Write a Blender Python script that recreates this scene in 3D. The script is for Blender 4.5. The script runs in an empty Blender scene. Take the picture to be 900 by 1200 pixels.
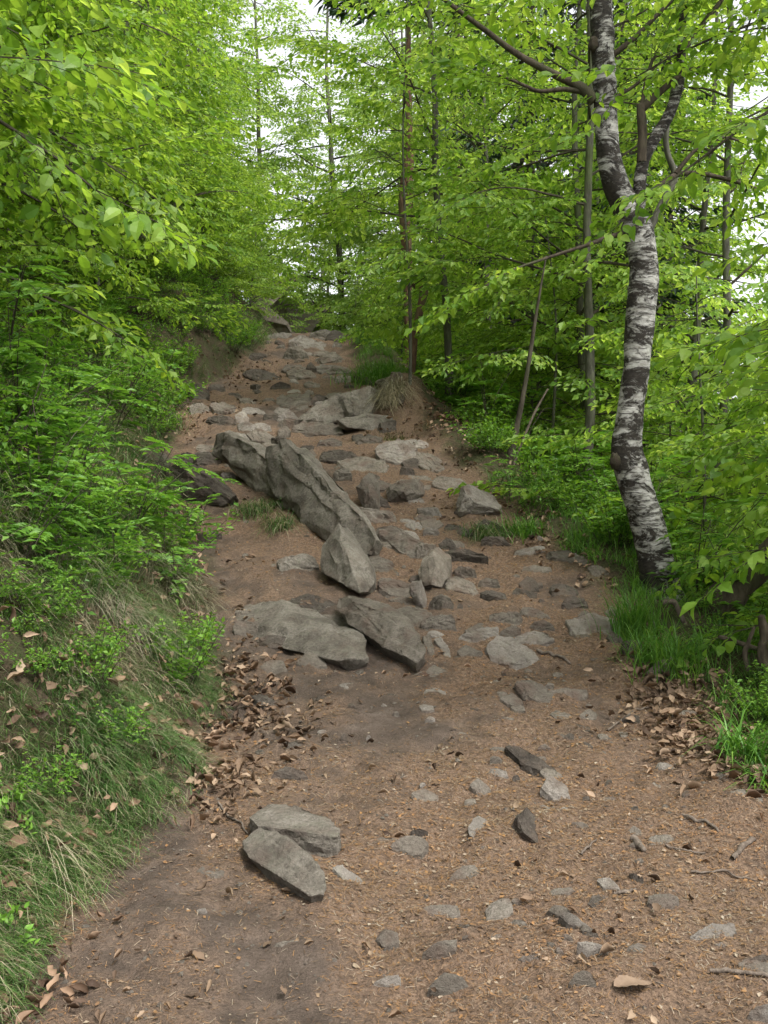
import bpy, bmesh, math, random
import numpy as np
from mathutils import Vector, noise as mnoise

R = math.radians
SC = bpy.context.scene
COL = SC.collection

# ------------------------------------------------------------------ camera, sky, sun, exposure
F = 1287.0                      # focal length in pixels of the 900x1200 photograph
CAMZ = 1.6
cam_d = bpy.data.cameras.new('camera')
cam_d.sensor_fit = 'VERTICAL'
cam_d.sensor_height = 36.0
cam_d.lens = 36.0 * F / 1200.0
cam_d.clip_start = 0.05
cam_d.clip_end = 1000
cam = bpy.data.objects.new('camera', cam_d)
cam.location = (0, 0, CAMZ)
cam.rotation_euler = (R(90), 0, 0)
COL.objects.link(cam)
SC.camera = cam

SUN_EL, SUN_AZ = 58, 140         # azimuth measured from +Y towards +X
w = bpy.data.worlds.new('World')
SC.world = w
w.use_nodes = True
nt = w.node_tree
sky = nt.nodes.new('ShaderNodeTexSky')
sky.sky_type = 'NISHITA'
sky.sun_disc = False
sky.sun_elevation = R(SUN_EL)
sky.sun_rotation = R(SUN_AZ)
sky.dust_density = 4.0
sky.air_density = 1.0
hsv = nt.nodes.new('ShaderNodeHueSaturation')
hsv.inputs['Saturation'].default_value = 0.12      # a white overcast sky
nt.links.new(sky.outputs[0], hsv.inputs['Color'])
bg = nt.nodes['Background']
bg.inputs['Strength'].default_value = 0.15
nt.links.new(hsv.outputs[0], bg.inputs['Color'])

sun_d = bpy.data.lights.new('sun', 'SUN')
sun_d.energy = 1.5
sun_d.angle = R(10)
sun_d.color = (1.0, 0.96, 0.9)
sun = bpy.data.objects.new('sun', sun_d)
a, e = R(SUN_AZ), R(SUN_EL)
sdir = Vector((math.sin(a) * math.cos(e), math.cos(a) * math.cos(e), math.sin(e)))
sun.rotation_euler = sdir.to_track_quat('Z', 'Y').to_euler()
sun.location = (5, 5, 30)
COL.objects.link(sun)

SC.view_settings.view_transform = 'Standard'
SC.view_settings.look = 'None'
SC.view_settings.gamma = 1
SC.view_settings.exposure = 1.45
SC.cycles.max_bounces = 7
SC.cycles.diffuse_bounces = 4
SC.cycles.transmission_bounces = 4
SC.cycles.glossy_bounces = 2
SC.cycles.use_denoising = True

# ------------------------------------------------------------------ noise
_P = np.random.RandomState(7).permutation(512)
_P = np.concatenate([_P, _P, _P])
_G = np.random.RandomState(3).rand(512) * 2 - 1


def vnoise(x, y):
    x = np.asarray(x, float); y = np.asarray(y, float)
    xi = np.floor(x).astype(int); yi = np.floor(y).astype(int)
    fx = x - xi; fy = y - yi
    fx = fx * fx * (3 - 2 * fx); fy = fy * fy * (3 - 2 * fy)
    xi &= 511; yi &= 511
    h = lambda i, j: _G[_P[_P[i & 511] + (j & 511)] & 511]
    a0 = h(xi, yi) * (1 - fx) + h(xi + 1, yi) * fx
    a1 = h(xi, yi + 1) * (1 - fx) + h(xi + 1, yi + 1) * fx
    return a0 * (1 - fy) + a1 * fy


# ------------------------------------------------------------------ terrain
TY = [-10, 0, 2.6, 4, 5, 6, 7, 8, 9, 10, 11, 12, 13, 14, 15, 17, 18.5, 22, 40, 90, 200]
TZ = [-1.3, 0.0, 0.39, 0.60, 0.80, 1.05, 1.36, 1.68, 2.0, 2.32, 2.63, 2.88, 3.16, 3.5, 3.83, 4.32, 4.58, 4.8, 5.6, 9, 14]
LY = [-10, 2.6, 3, 4, 5, 6, 7, 8, 9, 10, 12, 14, 17, 22, 60, 200]
LX = [-1.0, -.93, -.95, -.70, -.78, -.91, -1.14, -1.55, -1.85, -1.85, -2.2, -1.75, -1.7, -1.9, -4, -10]
RY = [-10, 2.6, 4, 5, 6, 7, 8, 9, 10, 12, 14, 17, 22, 60, 200]
RX = [1.3, 1.35, 1.34, 1.32, 1.26, 1.03, .84, .56, .33, .16, -.45, -.68, -.6, -2, -5]


def fine_table(ty, tz):
    yy = np.linspace(ty[0], ty[-1], 4000)
    zz = np.interp(yy, ty, tz)
    k = np.hanning(15); k /= k.sum()
    zp = np.pad(zz, 7, mode='edge')
    return yy, np.convolve(zp, k, 'valid')


_TY, _TZ = fine_table(TY, TZ)
_LY, _LX = fine_table(LY, LX)
_RY, _RX = fine_table(RY, RX)
zc = lambda Y: np.interp(Y, _TY, _TZ)
xl = lambda Y: np.interp(Y, _LY, _LX)
xr = lambda Y: np.interp(Y, _RY, _RX)


COLLARS = []                     # soil and grit packed against the rocks: (x, y, rx, ry, height)


def H(X, Y, micro=False):
    X = np.asarray(X, float); Y = np.asarray(Y, float)
    z = zc(Y)
    wob = 0.07 * vnoise(Y * 2.3 + 11, X * 0 + 3.1) + 0.03 * vnoise(Y * 7 + 1, X * 0 + 9.3)
    u = np.maximum(xl(Y) + wob - X, 0)
    v = np.maximum(X - xr(Y) - wob, 0)
    bank = 1.05 * np.minimum(u, .9) * (u / (u + .06)) + .55 * np.clip(u - .9, 0, 8) + .32 * np.maximum(u - 8.9, 0)
    bank = np.minimum(bank, 26)
    lip = .05 * np.sin(np.clip(v / .35, 0, 1) * math.pi)
    fall = -0.95 * np.maximum(v - .32, 0) ** 2 / (np.maximum(v - .32, 0) + .35)
    fall = np.maximum(fall, -30)
    z = z + bank + lip + fall + .34 * np.exp(-((X - .20) / .26) ** 2 - ((Y - 10.8) / .5) ** 2)
    out = np.clip((u + v) / .4, 0, 1)
    z = z + .045 * vnoise(X * 1.7, Y * 1.7 + 20) + .02 * vnoise(X * 5.1 + 4, Y * 5.1) \
        + out * (.09 * vnoise(X * 2.1 + 40, Y * 2.1) + .04 * vnoise(X * 6 + 9, Y * 6))
    if micro:
        z = z + .016 * vnoise(X * 9 + 3, Y * 9) + .010 * vnoise(X * 17, Y * 17) + .006 * vnoise(X * 37, Y * 37 + 7)
        col_ = np.zeros(z.shape)
        for cx, cy, rx, ry, hh in COLLARS:
            m = (np.abs(X - cx) < rx * 2.2) & (np.abs(Y - cy) < ry * 2.2)
            if m.any():
                d = np.sqrt(((X[m] - cx) / rx) ** 2 + ((Y[m] - cy) / ry) ** 2)
                col_[m] = np.maximum(col_[m], hh * np.exp(-(np.maximum(d - .9, 0) / .45) ** 2))
        z = z + col_ * (.75 + .5 * vnoise(X * 8, Y * 8 + 3))
    return z


def Hs(x, y):
    return float(H(np.array([x]), np.array([y]))[0])


def normal_at(X, Y, e=.06):
    nx = -(H(X + e, Y) - H(X - e, Y)) / (2 * e)
    ny = -(H(X, Y + e) - H(X, Y - e)) / (2 * e)
    n = np.stack([nx, ny, np.ones_like(nx)], -1)
    return n / np.linalg.norm(n, axis=-1, keepdims=True)


_T = np.concatenate([np.arange(1.8, 12, .01), np.arange(12, 60, .05)])


def ground(px, py, h=0.0):
    """where the sight line of a photograph pixel meets the ground raised by h"""
    X = _T * (px - 450) / F; Z = CAMZ + _T * (600 - py) / F
    hit = np.nonzero(Z <= H(X, _T) + h)[0]
    i = hit[0] if len(hit) else len(_T) - 1
    return np.array([X[i], _T[i], Z[i]])


def at(px, py, d):
    return np.array([d * (px - 450) / F, d, CAMZ + d * (600 - py) / F])


# ------------------------------------------------------------------ object helpers
def link(name, data, parent=None):
    o = bpy.data.objects.new(name, data)
    COL.objects.link(o)
    if parent is not None:
        o.parent = parent
    return o


def tag(o, label=None, cat=None, group=None, kind=None):
    if label: o['label'] = label
    if cat: o['category'] = cat
    if group: o['group'] = group
    if kind: o['kind'] = kind
    return o


def thing(name, label, cat, loc=(0, 0, 0), rz=0, group=None, sc=1.0):
    o = link(name, None)
    o.location = Vector([float(c) for c in loc]); o.rotation_euler = (0, 0, rz); o.scale = (sc, sc, sc)
    return tag(o, label, cat, group)


def dup(root, loc, rz, sc, label=None, group=None, tilt=(0, 0)):
    r = root.copy(); COL.objects.link(r)
    r.location = Vector([float(c) for c in loc]); r.rotation_euler = (tilt[0], tilt[1], rz); r.scale = (sc, sc, sc)
    if label: r['label'] = label
    if group: r['group'] = group
    for ch in list(root.children):
        c = ch.copy(); COL.objects.link(c); c.parent = r
        for g in list(ch.children):
            d = g.copy(); COL.objects.link(d); d.parent = c
    return r


class Geo:
    """collects vertices and quads / triangles (numpy) and turns them into one mesh"""
    def __init__(s):
        s.v, s.q, s.t, s.n = [], [], [], 0

    def add(s, v, quads=None, tris=None):
        v = np.asarray(v, np.float32).reshape(-1, 3)
        if quads is not None and len(quads): s.q.append(np.asarray(quads, np.int32) + s.n)
        if tris is not None and len(tris): s.t.append(np.asarray(tris, np.int32) + s.n)
        s.v.append(v); s.n += len(v)

    def tube(s, pts, rad, seg=6, cap=True):
        P = np.asarray(pts, float); n = len(P)
        rad = np.broadcast_to(np.asarray(rad, float), (n,))
        T = np.gradient(P, axis=0); T /= np.linalg.norm(T, axis=1, keepdims=True) + 1e-9
        ref = np.array([1.0, 0, 0]) if abs(T[0, 0]) < .8 else np.array([0, 1.0, 0])
        A = ref - T * (T @ ref)[:, None]; A /= np.linalg.norm(A, axis=1, keepdims=True) + 1e-9
        B = np.cross(T, A)
        th = np.arange(seg) * 2 * math.pi / seg
        ring = A[:, None, :] * np.cos(th)[None, :, None] + B[:, None, :] * np.sin(th)[None, :, None]
        V = P[:, None, :] + ring * rad[:, None, None]
        i = np.arange(n - 1)[:, None] * seg; j = np.arange(seg)[None, :]; k = (j + 1) % seg
        q = np.stack([i + j, i + k, i + seg + k, i + seg + j], -1).reshape(-1, 4)
        V = V.reshape(-1, 3); tr = []
        if cap:
            V = np.concatenate([V, P[-1:] + T[-1:] * rad[-1] * .5])
            b = (n - 1) * seg
            tr = [[b + x, b + (x + 1) % seg, n * seg] for x in range(seg)]
        s.add(V, q, tr)

    def mesh(s, name, mat, smooth=False):
        me = bpy.data.meshes.new(name)
        V = np.concatenate(s.v) if s.v else np.zeros((0, 3), np.float32)
        Q = np.concatenate(s.q) if s.q else np.zeros((0, 4), np.int32)
        T = np.concatenate(s.t) if s.t else np.zeros((0, 3), np.int32)
        me.vertices.add(len(V)); me.vertices.foreach_set('co', V.astype(np.float32).ravel())
        nl = Q.size + T.size
        me.loops.add(nl); me.loops.foreach_set('vertex_index', np.concatenate([Q.ravel(), T.ravel()]).astype(np.int32))
        npoly = len(Q) + len(T)
        me.polygons.add(npoly)
        st = np.concatenate([np.arange(len(Q)) * 4, Q.size + np.arange(len(T)) * 3]).astype(np.int32)
        me.polygons.foreach_set('loop_start', st)
        me.polygons.foreach_set('use_smooth', np.full(npoly, smooth))
        me.update(calc_edges=True)
        if mat: me.materials.append(mat)
        return me

    def build(s, name, mat, parent=None, smooth=False):
        return link(name, s.mesh(name, mat, smooth), parent)


# ------------------------------------------------------------------ materials
class N:
    def __init__(s, name, rough=.9, spec=.25):
        s.m = bpy.data.materials.new(name); s.m.use_nodes = True
        s.t = s.m.node_tree; s.b = s.t.nodes['Principled BSDF']
        s.b.inputs['Roughness'].default_value = rough
        s.b.inputs['Specular IOR Level'].default_value = spec
        s.out = s.t.nodes['Material Output']

    def node(s, typ, **kw):
        n = s.t.nodes.new(typ)
        for k, v in kw.items(): setattr(n, k, v)
        return n

    def l(s, a, b): s.t.links.new(a, b)

    def noise(s, vec, scale, detail=4, rough=.6, dist=0):
        n = s.node('ShaderNodeTexNoise')
        n.inputs['Scale'].default_value = scale; n.inputs['Detail'].default_value = detail
        n.inputs['Roughness'].default_value = rough; n.inputs['Distortion'].default_value = dist
        s.l(vec, n.inputs['Vector'])
        return n.outputs['Fac']

    def ramp(s, fac, stops, interp='LINEAR'):
        n = s.node('ShaderNodeValToRGB'); n.color_ramp.interpolation = interp
        els = n.color_ramp.elements
        while len(els) < len(stops): els.new(.5)
        for el, (p, c) in zip(els, stops):
            el.position = p
            el.color = (c, c, c, 1) if isinstance(c, (int, float)) else (*c, 1)
        s.l(fac, n.inputs['Fac'])
        return n.outputs['Color']

    def mix(s, fac, a, b, mode='MIX'):
        n = s.node('ShaderNodeMix', data_type='RGBA', blend_type=mode)
        for sock, val in ((n.inputs['Factor'], fac), (n.inputs['A'], a), (n.inputs['B'], b)):
            if isinstance(val, (int, float)): sock.default_value = val
            elif isinstance(val, tuple): sock.default_value = (*val, 1)
            else: s.l(val, sock)
        return n.outputs['Result']

    def mathn(s, op, a, b):
        n = s.node('ShaderNodeMath', operation=op)
        for sock, val in ((n.inputs[0], a), (n.inputs[1], b)):
            if isinstance(val, (int, float)): sock.default_value = val
            else: s.l(val, sock)
        return n.outputs[0]

    def mapping(s, vec, scale=(1, 1, 1), rot=(0, 0, 0)):
        n = s.node('ShaderNodeMapping'); n.inputs['Scale'].default_value = scale; n.inputs['Rotation'].default_value = rot
        s.l(vec, n.inputs['Vector'])
        return n.outputs[0]

    def coord(s, kind='Object'): return s.node('ShaderNodeTexCoord').outputs[kind]

    def bump(s, h, strength=.5, dist=.02):
        n = s.node('ShaderNodeBump'); n.inputs['Strength'].default_value = strength; n.inputs['Distance'].default_value = dist
        s.l(h, n.inputs['Height']); s.l(n.outputs[0], s.b.inputs['Normal'])

    def color(s, c): s.l(c, s.b.inputs['Base Color'])


def leaf_mat(name, stops, trans, tmix=.45, rough=.5, spec=.35):
    n = N(name, rough, spec)
    rnd = n.node('ShaderNodeNewGeometry').outputs['Random Per Island']
    col = n.ramp(rnd, stops)
    big = n.noise(n.coord(), .9, 2)
    col = n.mix(n.ramp(big, [(.35, 0.0), (.65, 1.0)]), n.mix(1.0, col, (.78, .88, .9), 'MULTIPLY'), col)
    n.color(col)
    tr = n.node('ShaderNodeBsdfTranslucent')
    n.l(n.mix(1.0, col, trans, 'MULTIPLY'), tr.inputs['Color'])
    mx = n.node('ShaderNodeMixShader'); mx.inputs[0].default_value = tmix
    n.l(n.b.outputs[0], mx.inputs[1]); n.l(tr.outputs[0], mx.inputs[2]); n.l(mx.outputs[0], n.out.inputs['Surface'])
    return n.m


M = {}
M['beech'] = leaf_mat('beech_leaf', [(0, (.080, .170, .018)), (.4, (.150, .265, .026)), (.75, (.205, .325, .038)), (1, (.28, .40, .075))], (2.0, 1.75, 1.2), .52)
M['beech_light'] = leaf_mat('light_beech_leaf', [(0, (.10, .20, .024)), (.4, (.175, .295, .036)), (.75, (.235, .355, .055)), (1, (.32, .44, .11))], (2.0, 1.75, 1.2), .55)
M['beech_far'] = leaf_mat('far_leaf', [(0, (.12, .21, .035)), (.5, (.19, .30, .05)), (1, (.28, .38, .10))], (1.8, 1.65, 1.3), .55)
M['rowan'] = leaf_mat('rowan_leaf', [(0, (.07, .165, .028)), (.45, (.125, .25, .034)), (.8, (.17, .31, .045)), (1, (.23, .37, .09))], (1.7, 1.65, .9), .42)
M['bilberry'] = leaf_mat('bilberry_leaf', [(0, (.065, .155, .02)), (.5, (.13, .25, .028)), (1, (.21, .34, .05))], (1.7, 1.65, .8), .42)
M['grass'] = leaf_mat('grass_blade', [(0, (.045, .105, .026)), (.5, (.080, .165, .036)), (.72, (.125, .20, .05)), (.78, (.25, .215, .13)), (1, (.40, .35, .25))], (1.3, 1.3, .8), .3)
M['green_grass'] = leaf_mat('green_grass_blade', [(0, (.05, .13, .02)), (.7, (.10, .22, .03)), (1, (.17, .28, .05))], (1.4, 1.4, .8), .35)
M['straw'] = leaf_mat('straw_blade', [(0, (.20, .17, .10)), (.6, (.34, .29, .19)), (1, (.46, .40, .29))], (1.2, 1.1, .9), .25)
M['dead_leaf'] = leaf_mat('dead_leaf', [(0, (.050, .030, .020)), (.35, (.135, .084, .054)), (.7, (.225, .145, .092)), (1, (.34, .235, .16))], (1.2, 1, .8), .15, .7, .2)
M['needles'] = leaf_mat('needle_litter', [(0, (.075, .045, .03)), (.35, (.15, .085, .045)), (.7, (.25, .13, .055)), (.85, (.21, .15, .10)), (1, (.30, .23, .17))], (1, 1, 1), .05, .8, .15)
M['spruce'] = leaf_mat('spruce_needle', [(0, (.016, .036, .018)), (1, (.038, .075, .030))], (1, 1.1, .8), .15)
M['tip'] = leaf_mat('spruce_tip', [(0, (.13, .27, .03)), (1, (.2, .34, .05))], (1.3, 1.3, .8), .3)
M['moss'] = leaf_mat('moss', [(0, (.06, .075, .015)), (1, (.13, .14, .03))], (1, 1, 1), .1)
M['burnt_leaf'] = leaf_mat('brown_tip_leaf', [(0, (.25, .10, .03)), (1, (.33, .17, .05))], (1.3, 1, .8), .3)


def bark_mat(name, c1, c2, c3=None, scale=9):
    n = N(name, .95, .15)
    v = n.mapping(n.coord(), (1, 1, .28))
    f = n.noise(v, scale * 3, 6, .65)
    col = n.ramp(f, [(.32, c1), (.62, c2)])
    g = n.noise(n.coord(), 2.6, 4)
    col = n.mix(n.ramp(g, [(.5, 0.0), (.66, .75)]), col, c3 or (.085, .105, .045))
    n.color(col); n.bump(f, .7, .02)
    return n.m


M['bark'] = bark_mat('beech_bark', (.045, .044, .034), (.115, .112, .088))
M['bark_dark'] = bark_mat('dark_bark', (.030, .024, .018), (.10, .08, .06), (.06, .065, .035))
M['bark_red'] = bark_mat('red_bark', (.06, .035, .025), (.17, .10, .07))
M['twig'] = bark_mat('twig_bark', (.030, .025, .018), (.075, .064, .048), (.055, .056, .034))
M['dry_wood'] = bark_mat('dry_wood', (.055, .043, .034), (.155, .125, .10), (.12, .10, .08), 14)


def birch_mat():
    n = N('birch_bark', .8, .25)
    c = n.coord()
    v = n.mapping(c, (1.0, 1.0, 2.0))
    patch = n.noise(v, 5.6, 8, .76, .8)
    lines = n.noise(n.mapping(c, (1, 1, 7.0)), 9, 5, .7)
    m1 = n.ramp(patch, [(.475, 1.0), (.53, 0.0)])
    m2 = n.ramp(lines, [(.39, 1.0), (.47, 0.0)])
    mask = n.mathn('MAXIMUM', m1, n.mathn('MULTIPLY', m2, .85))
    att = n.node('ShaderNodeAttribute', attribute_name='dark')
    rag = n.mathn('ADD', att.outputs['Fac'], n.mathn('MULTIPLY', n.mathn('SUBTRACT', n.noise(v, 9, 5, .7), .5), 1.5))
    mask = n.mathn('MAXIMUM', mask, n.ramp(rag, [(.48, 0.0), (.58, 1.0)]))
    white = n.ramp(n.noise(v, 22, 5, .7), [(.3, (.19, .175, .15)), (.48, (.37, .357, .335)), (.70, (.55, .535, .51))])
    black = n.ramp(n.noise(v, 26, 5, .7), [(.35, (.012, .010, .009)), (.7, (.055, .046, .038))])
    n.color(n.mix(mask, white, black))
    h = n.mathn('ADD', n.mathn('MULTIPLY', mask, .6), n.noise(v, 24, 6, .7))
    n.bump(h, .8, .012)
    return n.m


M['birch'] = birch_mat()


def rock_mat(name, dark, mid, light, lichen, lich_amt, dust=.0):
    n = N(name, .93, .2)
    c = n.coord()
    oi = n.node('ShaderNodeObjectInfo')
    sh = n.node('ShaderNodeVectorMath', operation='ADD')
    n.l(c, sh.inputs[0]); n.l(oi.outputs['Location'], sh.inputs[1])
    c = sh.outputs[0]
    big = n.noise(c, 5, 5, .62)
    fine = n.noise(c, 60, 6, .78)
    vr = n.node('ShaderNodeVectorRotate', rotation_type='EULER_XYZ')
    rv = n.node('ShaderNodeVectorMath', operation='SCALE'); rv.inputs[0].default_value = (1.1, 1.9, 5.0)
    n.l(oi.outputs['Random'], rv.inputs['Scale']); n.l(rv.outputs[0], vr.inputs['Rotation']); n.l(c, vr.inputs['Vector'])
    strata = n.noise(n.mapping(vr.outputs[0], (3, 5, 24), (.4, .3, .2)), 2.6, 5, .6, .3)
    col = n.ramp(big, [(.3, dark), (.5, mid), (.72, light)])
    col = n.mix(n.ramp(fine, [(.36, .75), (.54, 0.0)]), col, dark)
    col = n.mix(n.ramp(fine, [(.56, 0.0), (.68, .55)]), col, light)
    col = n.mix(n.ramp(strata, [(.33, .4), (.42, 0.0)]), col, dark)
    lm = n.noise(c, 13, 7, .75)
    col = n.mix(n.ramp(lm, [(.53, 0.0), (.62, lich_amt)]), col, lichen)
    sp = n.node('ShaderNodeTexVoronoi'); sp.inputs['Scale'].default_value = 26; sp.inputs['Randomness'].default_value = 1
    n.l(c, sp.inputs['Vector'])
    spots = n.mathn('MULTIPLY', n.ramp(sp.outputs['Distance'], [(.12, 1.0), (.2, 0.0)]), n.ramp(big, [(.5, 0.0), (.6, .5)]))
    col = n.mix(spots, col, light)
    # soil smeared over patches of trodden stone
    col = n.mix(n.ramp(n.noise(c, 8, 4, .6), [(.50, 0.0), (.66, dust)]), col, (.125, .092, .072))
    var = n.node('ShaderNodeMapRange'); var.inputs[3].default_value = .82; var.inputs[4].default_value = 1.14
    n.l(oi.outputs['Random'], var.inputs[0])
    hs = n.node('ShaderNodeHueSaturation'); n.l(var.outputs[0], hs.inputs['Value']); n.l(col, hs.inputs['Color'])
    n.color(hs.outputs[0])
    h = n.mathn('ADD', n.mathn('MULTIPLY', strata, .45), n.mathn('MULTIPLY', fine, .9))
    n.bump(h, 1.0, .02)
    return n.m


M['rock_green'] = rock_mat('lichen_rock', (.080, .069, .056), (.175, .156, .128), (.255, .232, .197), (.18, .178, .135), .4, .45)
M['rock_grey'] = rock_mat('grey_rock', (.092, .077, .062), (.160, .138, .112), (.225, .198, .166), (.16, .15, .12), .3, .95)
M['rock_pale'] = rock_mat('pale_rock', (.14, .122, .104), (.225, .20, .172), (.285, .258, .225), (.24, .23, .185), .3, .75)
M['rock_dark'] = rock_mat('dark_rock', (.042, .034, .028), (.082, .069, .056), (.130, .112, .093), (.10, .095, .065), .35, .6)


def ground_mat():
    n = N('trail_soil', .97, .12)
    c = n.coord()
    att = n.node('ShaderNodeAttribute', attribute_name='trail')
    n1 = n.noise(c, 1.6, 5, .6); n2 = n.noise(c, 9, 6, .65); n3 = n.noise(c, 55, 5, .75); n4 = n.noise(c, 150, 3, .7)
    soil = n.ramp(n2, [(.3, (.062, .048, .038)), (.55, (.110, .085, .068)), (.75, (.17, .14, .118))])
    flake = n.ramp(n3, [(.30, (.072, .053, .041)), (.46, (.155, .104, .071)), (.60, (.235, .158, .106)), (.74, (.30, .24, .188))])
    lit = n.node('ShaderNodeAttribute', attribute_name='litter')
    fm = n.mathn('ADD', lit.outputs['Fac'], n.mathn('MULTIPLY', n.mathn('SUBTRACT', n2, .5), .9))
    mask = n.ramp(fm, [(.25, .05), (.75, .9)])
    path = n.mix(mask, soil, flake)
    path = n.mix(n.ramp(n4, [(.35, .45), (.55, 0.0)]), path, (.045, .034, .026))
    floor = n.ramp(n3, [(.3, (.028, .021, .014)), (.5, (.062, .046, .030)), (.7, (.115, .085, .058))])
    green = n.ramp(n2, [(.42, 0.0), (.6, .6)])
    floor = n.mix(green, floor, (.040, .062, .018))
    n.color(n.mix(att.outputs['Fac'], floor, path))
    h = n.mathn('ADD', n.mathn('MULTIPLY', n3, 1.0), n.mathn('MULTIPLY', n4, .5))
    n.bump(h, 1.0, .02)
    return n.m


M['ground'] = ground_mat()

def litter_cover(X, Y):
    d = .50 + .55 * vnoise(X * 1.5 + 3, Y * 1.3) + .42 * vnoise(X * 4.2, Y * 3.6 + 8) + .22 * vnoise(X * 11, Y * 11)
    d += .30 * np.clip((Y - 5.2) / 1.5, 0, 1) + .30 * np.clip((X - .1) / .8, -1, .7)
    d -= .45 * np.exp(-((X + .4) / .45) ** 2 - ((Y - 2.8) / .35) ** 2) + .08 * np.exp(-((X + .3) / .3) ** 2 - ((Y - 4.7) / .35) ** 2)
    return np.clip(.18 + .82 * d, .12, 1)


# ------------------------------------------------------------------ the ground sheet
def axis(parts):
    out = []
    for a0, b0, st in parts: out += list(np.arange(a0, b0, st))
    return np.array(out)


def stretch(a0, b0, first, grow):
    out, x, s = [], a0, first
    sg = 1 if b0 > a0 else -1
    while (b0 - x) * sg > 0:
        x += sg * s; s *= grow; out.append(x)
    return out


# ------------------------------------------------------------------ rocks
def finish_rock(name, label, pts, mat, rough, cat, group, seed, edge, smooth_n=0, crack=.55):
    pts = np.asarray(pts, float)
    base = pts.mean(0); base[2] = pts[:, 2].min()
    bm = bmesh.new()
    for p in pts - base: bm.verts.new(p)
    r = bmesh.ops.convex_hull(bm, input=bm.verts)
    junk = list({x for x in r['geom_interior'] + r['geom_unused'] if isinstance(x, bmesh.types.BMVert)})
    bmesh.ops.delete(bm, geom=junk, context='VERTS')
    bmesh.ops.dissolve_limit(bm, angle_limit=R(7), verts=bm.verts, edges=bm.edges)
    size = max((pts.max(0) - pts.min(0)))
    rc = np.random.RandomState(seed + 4000)
    for _ in range(15 if smooth_n == 0 else 5):       # flat breaks across corners
        nv = Vector(rc.randn(3) * np.array([1, 1, .8])).normalized()
        sup = sorted(v_.co.dot(nv) for v_ in bm.verts)
        lo, hi = sup[0], sup[-1]
        cut = hi - (hi - lo) * rc.uniform(.008, .07)
        rb = bmesh.ops.bisect_plane(bm, geom=bm.verts[:] + bm.edges[:] + bm.faces[:], plane_co=nv * cut, plane_no=nv, clear_outer=True)
        ed = [x for x in rb['geom_cut'] if isinstance(x, bmesh.types.BMEdge)]
        if ed:
            try: bmesh.ops.edgenet_fill(bm, edges=ed)
            except Exception: pass
    bmesh.ops.holes_fill(bm, edges=[x for x in bm.edges if x.is_boundary], sides=0)
    try:
        bmesh.ops.bevel(bm, geom=bm.edges[:], offset=min(.008, size * .02), segments=1, affect='EDGES', clamp_overlap=True)
    except Exception:
        pass
    bmesh.ops.triangulate(bm, faces=bm.faces)
    tgt = max(edge * .8, size / 44)
    for _ in range(5):
        es = [x for x in bm.edges if x.calc_length() > tgt * 1.5]
        if not es or len(bm.verts) > 9000: break
        bmesh.ops.subdivide_edges(bm, edges=es, cuts=1)
        bmesh.ops.triangulate(bm, faces=bm.faces)
    for _ in range(smooth_n):
        bmesh.ops.smooth_vert(bm, verts=bm.verts, factor=.5, use_axis_x=True, use_axis_y=True, use_axis_z=True)
    bm.normal_update()
    off = Vector((seed * 3.17, seed * 1.31, seed * .77))
    A = np.array([tuple(v_.co) for v_ in bm.verts]); A = A - A.mean(0)
    _, _, ax = np.linalg.svd(A, full_matrices=False)          # long, middle and short axis of the block
    ax = [Vector(q) for q in ax]
    mv = []
    for vv in bm.verts:
        p = vv.co / size
        d = .45 * mnoise.noise(p * 3.1 + off) + .32 * mnoise.noise(p * 8 + off) + .26 * mnoise.noise(p * 19 + off)
        la, lb, lc = p.dot(ax[0]), p.dot(ax[1]), p.dot(ax[2])
        wv = .5 * mnoise.noise(p * 2.6 + off)
        f1 = mnoise.voronoi(Vector((la * 1.7 + lb * .6, lb * 4.2 + la * .5 + wv, lc * 8)) + off)[0]
        d += crack * min(0.0, (f1[1] - f1[0]) - .12) * 4      # splits running along the block
        for s_, k_ in ((lc * 9 + wv * 2 + la * .7, .42), (lb * 4.3 + la * 1.1 + wv * 2.4 + seed * .37, .50)):
            f_ = s_ % 1.0
            d += k_ * ((f_ if f_ < .88 else (1 - f_) * 7.33) - .45)   # bedding planes broken back in steps
        mv.append(vv.normal * d * size * rough)
    for vv, dlt in zip(bm.verts, mv): vv.co += dlt
    bmesh.ops.recalc_face_normals(bm, faces=bm.faces)
    me = bpy.data.meshes.new(name); bm.to_mesh(me); bm.free()
    me.polygons.foreach_set('use_smooth', np.full(len(me.polygons), True))
    me.set_sharp_from_angle(angle=R(17))
    me.materials.append(mat)
    o = link(name, me)
    o.location = Vector([float(c) for c in base])
    gz = H(pts[:, 0], pts[:, 1]); low = pts[pts[:, 2] < gz + .06]
    if len(low) > 2:
        lo_, hi_ = low.min(0), low.max(0); c_ = (lo_ + hi_) / 2
        COLLARS.append((c_[0], c_[1], max(.02, (hi_[0] - lo_[0]) * .5), max(.02, (hi_[1] - lo_[1]) * .5), min(.022, .005 + .06 * max(0, float((pts[:, 2] - gz).max())))))
    return tag(o, label, cat, group)


def layer_of(rock, layer):
    """a lamina of the rock that has split but still sits on it: a part"""
    layer.parent = rock; layer.location -= rock.location
    for k in ('label', 'category', 'group'):
        if k in layer.keys(): del layer[k]
    layer.name = 'split_layer'


_seed = [0]


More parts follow.
